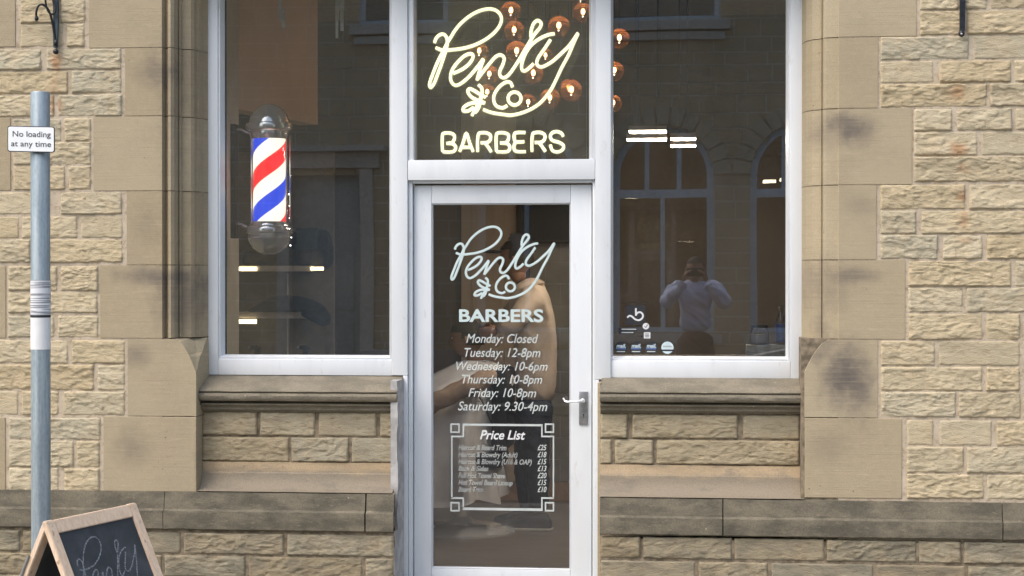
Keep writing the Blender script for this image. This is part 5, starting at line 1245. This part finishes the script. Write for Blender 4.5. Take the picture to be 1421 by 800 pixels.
for (c, r, a, t) in upper:
    g = G(); ring(g, c-r, c+r, a, t, .07, .07, .07, .07, OY-.16, OY-.08); g.box(c-r+.07, c+r-.07, OY-.155, OY-.085, (a+t)/2-.03, (a+t)/2+.03); wf = g.build('window', 'oframe', opp)
    G().box(c-r+.02, c+r-.02, OY-.125, OY-.12, a+.02, t-.02).build('pane', 'farglass', wf)
    G().box(c-r-.12, c+r+.12, OY-.2, OY+.10, a-.13, a-.001, .01).box(c-r-.06, c+r+.06, OY-.2, OY+.06, a-.26, a-.15, .01).build('window_sill', 'otrim', opp)
# doorcase with hood
c, r, a, t = door_o
g = G(); g.box(c-r-.16, c-r+.02, OY-.2, OY+.06, 0, t, .01).box(c+r-.02, c+r+.16, OY-.2, OY+.06, 0, t, .01).box(c-r-.25, c+r+.25, OY-.2, OY+.10, t+.001, t+.22, .01).box(c-r-.34, c+r+.34, OY-.2, OY+.24, t+.222, t+.30, .01)
g.build('doorcase', 'otrim', opp)
MAT['odoor'] = plain('grey_green_door', (.30, .34, .34), .5); MAT['omail'] = plain('white_plate', (.6, .6, .6), .5)
dr = G().box(c-r+.021, c+r-.021, OY-.2, OY-.15, .02, t-.01).build('door', 'odoor', opp)
for (u0, u1) in ((-.36, -.04), (.04, .36)):
    for (v0, v1) in ((.2, .9), (1.05, 1.9)): G().box(c+u0, c+u1, OY-.149, OY-.135, v0, v1, .01).build('door_panel', 'odoor', dr)
# rooms behind the arches with lit ceiling panels
MAT['oroom'] = plain('dim_room', (.50, .38, .25), .9); MAT['oroomd'] = plain('dark_room_wall', (.05, .045, .035), .9)
g = G(); X0, X1 = -2.6, 7.4
g.box(X0, X1, OY-4.1, OY-4.0, 0, 4.6).box(X0, X1, OY-4.0, OY-.31, 4.5, 4.6).box(X0-.1, X0, OY-4.1, OY-.31, 0, 4.6).box(X1, X1+.1, OY-4.1, OY-.31, 0, 4.6).box(X0, X1, OY-4, OY-.31, -.05, .02)
g.build('inner_wall', 'oroom', opp)
for (px0, px1, py, yy) in ((1060, 1078, 250, -2.2), (1084, 1100, 248, -1.8), (866, 882, 271, -2.9), (886, 908, 268, -2.6)):
    a_ = M(px0, py, OY+yy); b_ = M(px1, py+3.5, OY+yy); G().box(a_.x, b_.x, OY+yy-.25, OY+yy, b_.z, a_.z).build('ceiling_light', 'farlight', opp)
G().box(-7.5, 7.5, OY-4.3, OY+.12, TOPZ, TOPZ+.18, .02).build('roof', 'otrim', opp)
G().box(-7.5, X0-.11, OY-4.1, OY-.31, 0, TOPZ).box(X0-.1, 7.5, OY-4.1, OY-4.0+.0, 4.61, TOPZ).build('inner_wall', 'oroomd', opp)
# ---- parked cars
def car(cx, cy, mat, name, label, L=4.1, Wc=1.75, H=1.46, zg=-.11, flip=1):
    t = thing(name, (cx, cy, zg), label, 'car')
    # side profile stations: (x, z top of body side, z roof, half width body, half width roof)
    S = [(-.50, .42, .42, .62, .5), (-.49, .62, .62, .76, .6), (-.44, .78, .80, .84, .7), (-.30, .90, .93, .87, .75), (-.20, .94, .99, .875, .72), (-.08, .96, 1.36, .875, .60), (.02, .965, H, .875, .60), (.18, .97, H-.005, .875, .60), (.32, .98, 1.36, .87, .60), (.40, .98, 1.14, .86, .64), (.46, .95, .98, .82, .68), (.495, .72, .74, .76, .6), (.50, .45, .45, .64, .5)]
    g = G(); vs = []; fs = []; n = 0
    for (x, zb_, zr, hb, hr) in S:
        rowv = [(-hb*.92, .20), (-hb, .45 if zb_ > .5 else zb_*.8), (-hb*.985, zb_-.02), (-hb*.96, zb_), (-hr, zr-.04), (-hr*.8, zr), (hr*.8, zr), (hr, zr-.04), (hb*.96, zb_), (hb*.985, zb_-.02), (hb, .45 if zb_ > .5 else zb_*.8), (hb*.92, .20)]
        n = len(rowv)
        for (y, z) in rowv: vs.append((cx+flip*x*L, cy+y*Wc/1.75, zg+z))
    for j in range(len(S)-1):
        for i in range(n): fs.append((j*n+i, j*n+(i+1) % n, (j+1)*n+(i+1) % n, (j+1)*n+i))
    fs += [tuple(range(n)), tuple((len(S)-1)*n+i for i in range(n))]
    g.add(vs, fs); body = g.build('body', mat, t, smooth='auto')
    # glazing: offset panels over the cabin
    for sd in (-1, 1):
        for (j0, j1) in ((4, 6), (6, 7), (7, 9)):
            g = G(); q = []
            for j in range(j0, j1+1):
                x, zb_, zr, hb, hr = S[j]; f0, f1 = .12, .86
                yb_, yt_ = hb*.96, hr; z0_, z1_ = zb_, zr-.04
                q.append(((cx+flip*(x*L), cy+sd*((yb_+(yt_-yb_)*f0)*Wc/1.75+.006), zg+z0_+(z1_-z0_)*f0), (cx+flip*(x*L), cy+sd*((yb_+(yt_-yb_)*f1)*Wc/1.75+.006), zg+z0_+(z1_-z0_)*f1)))
            vs = [p for ab_ in q for p in ab_]; g.add(vs, [(2*i, 2*i+1, 2*i+3, 2*i+2) for i in range(len(q)-1)]); g.build('side_window', 'carglass', t)
    for (j0, j1, nm) in ((4, 5, 'windscreen'), (8, 10, 'rear_window')):
        g = G(); vs = []
        for j in (j0, j1):
            x, zb_, zr, hb, hr = S[j]
            for s2 in (-1, 1): vs.append((cx+flip*x*L+flip*(-.008 if j0 == 4 else .008), cy+s2*hr*.8*Wc/1.75, zg+zr+.012))
        g.add(vs, [(0, 1, 3, 2)]); g.build(nm, 'carglass', t)
    for x in (-.31, .31):
        for sd in (-1, 1):
            wy = cy+sd*.76*Wc/1.75
            wheel = G().lathe([(.20, -.09), (.31, -.10), (.32, -.06), (.32, .06), (.31, .10), (.20, .09)], (cx+flip*x*L, wy+sd*.04, zg+.32), 28, 'y').build('wheel', 'black', t, smooth='auto')
            G().lathe([(.03, -.07), (.2, -.085), (.2, .085), (.03, .07)], (cx+flip*x*L, wy+sd*.045, zg+.32), 20, 'y').build('rim', 'satin', wheel, smooth='auto')
    for sd in (-1, 1):
        G().sphere((cx-flip*.475*L, cy+sd*.62*Wc/1.75, zg+.68), .11, 14, 8, (.5, 1.1, .6)).build('headlight', 'chrome', t, smooth=True)
        G().box(cx+flip*.485*L, cx+flip*.50*L, cy+sd*.56, cy+sd*.76, zg+.66, zg+.82, .01).build('tail_light', 'tailred', t)
    return t, body
MAT['carglass'] = plain('tinted_car_glass', (.02, .024, .028), .05, coat=1); MAT['tailred'] = plain('red_lens', (.4, .01, .01), .2)
MAT['cargrey'] = plain('dark_grey_car_paint', (.09, .095, .10), .3, .3, .03, coat=1); MAT['carwhite'] = plain('pale_grey_car_paint', (.20, .22, .235), .3, 0, .03, coat=1)
c = M(1010, 420, -11.0); car(c.x+1.95, -11.0, 'cargrey', 'parked_car', 'dark grey parked car mirrored at the bottom right of the right window')
a = M(500, 540, -12.5); b = M(800, 487, -12.5)
tag_wall = G().box(a.x, b.x, -12.7, -12.5, .002, b.z, .02).build('low_wall', 'carwhite', None, smooth='auto', label='low pale grey wall across the street mirrored low in the door glass', cat='wall')
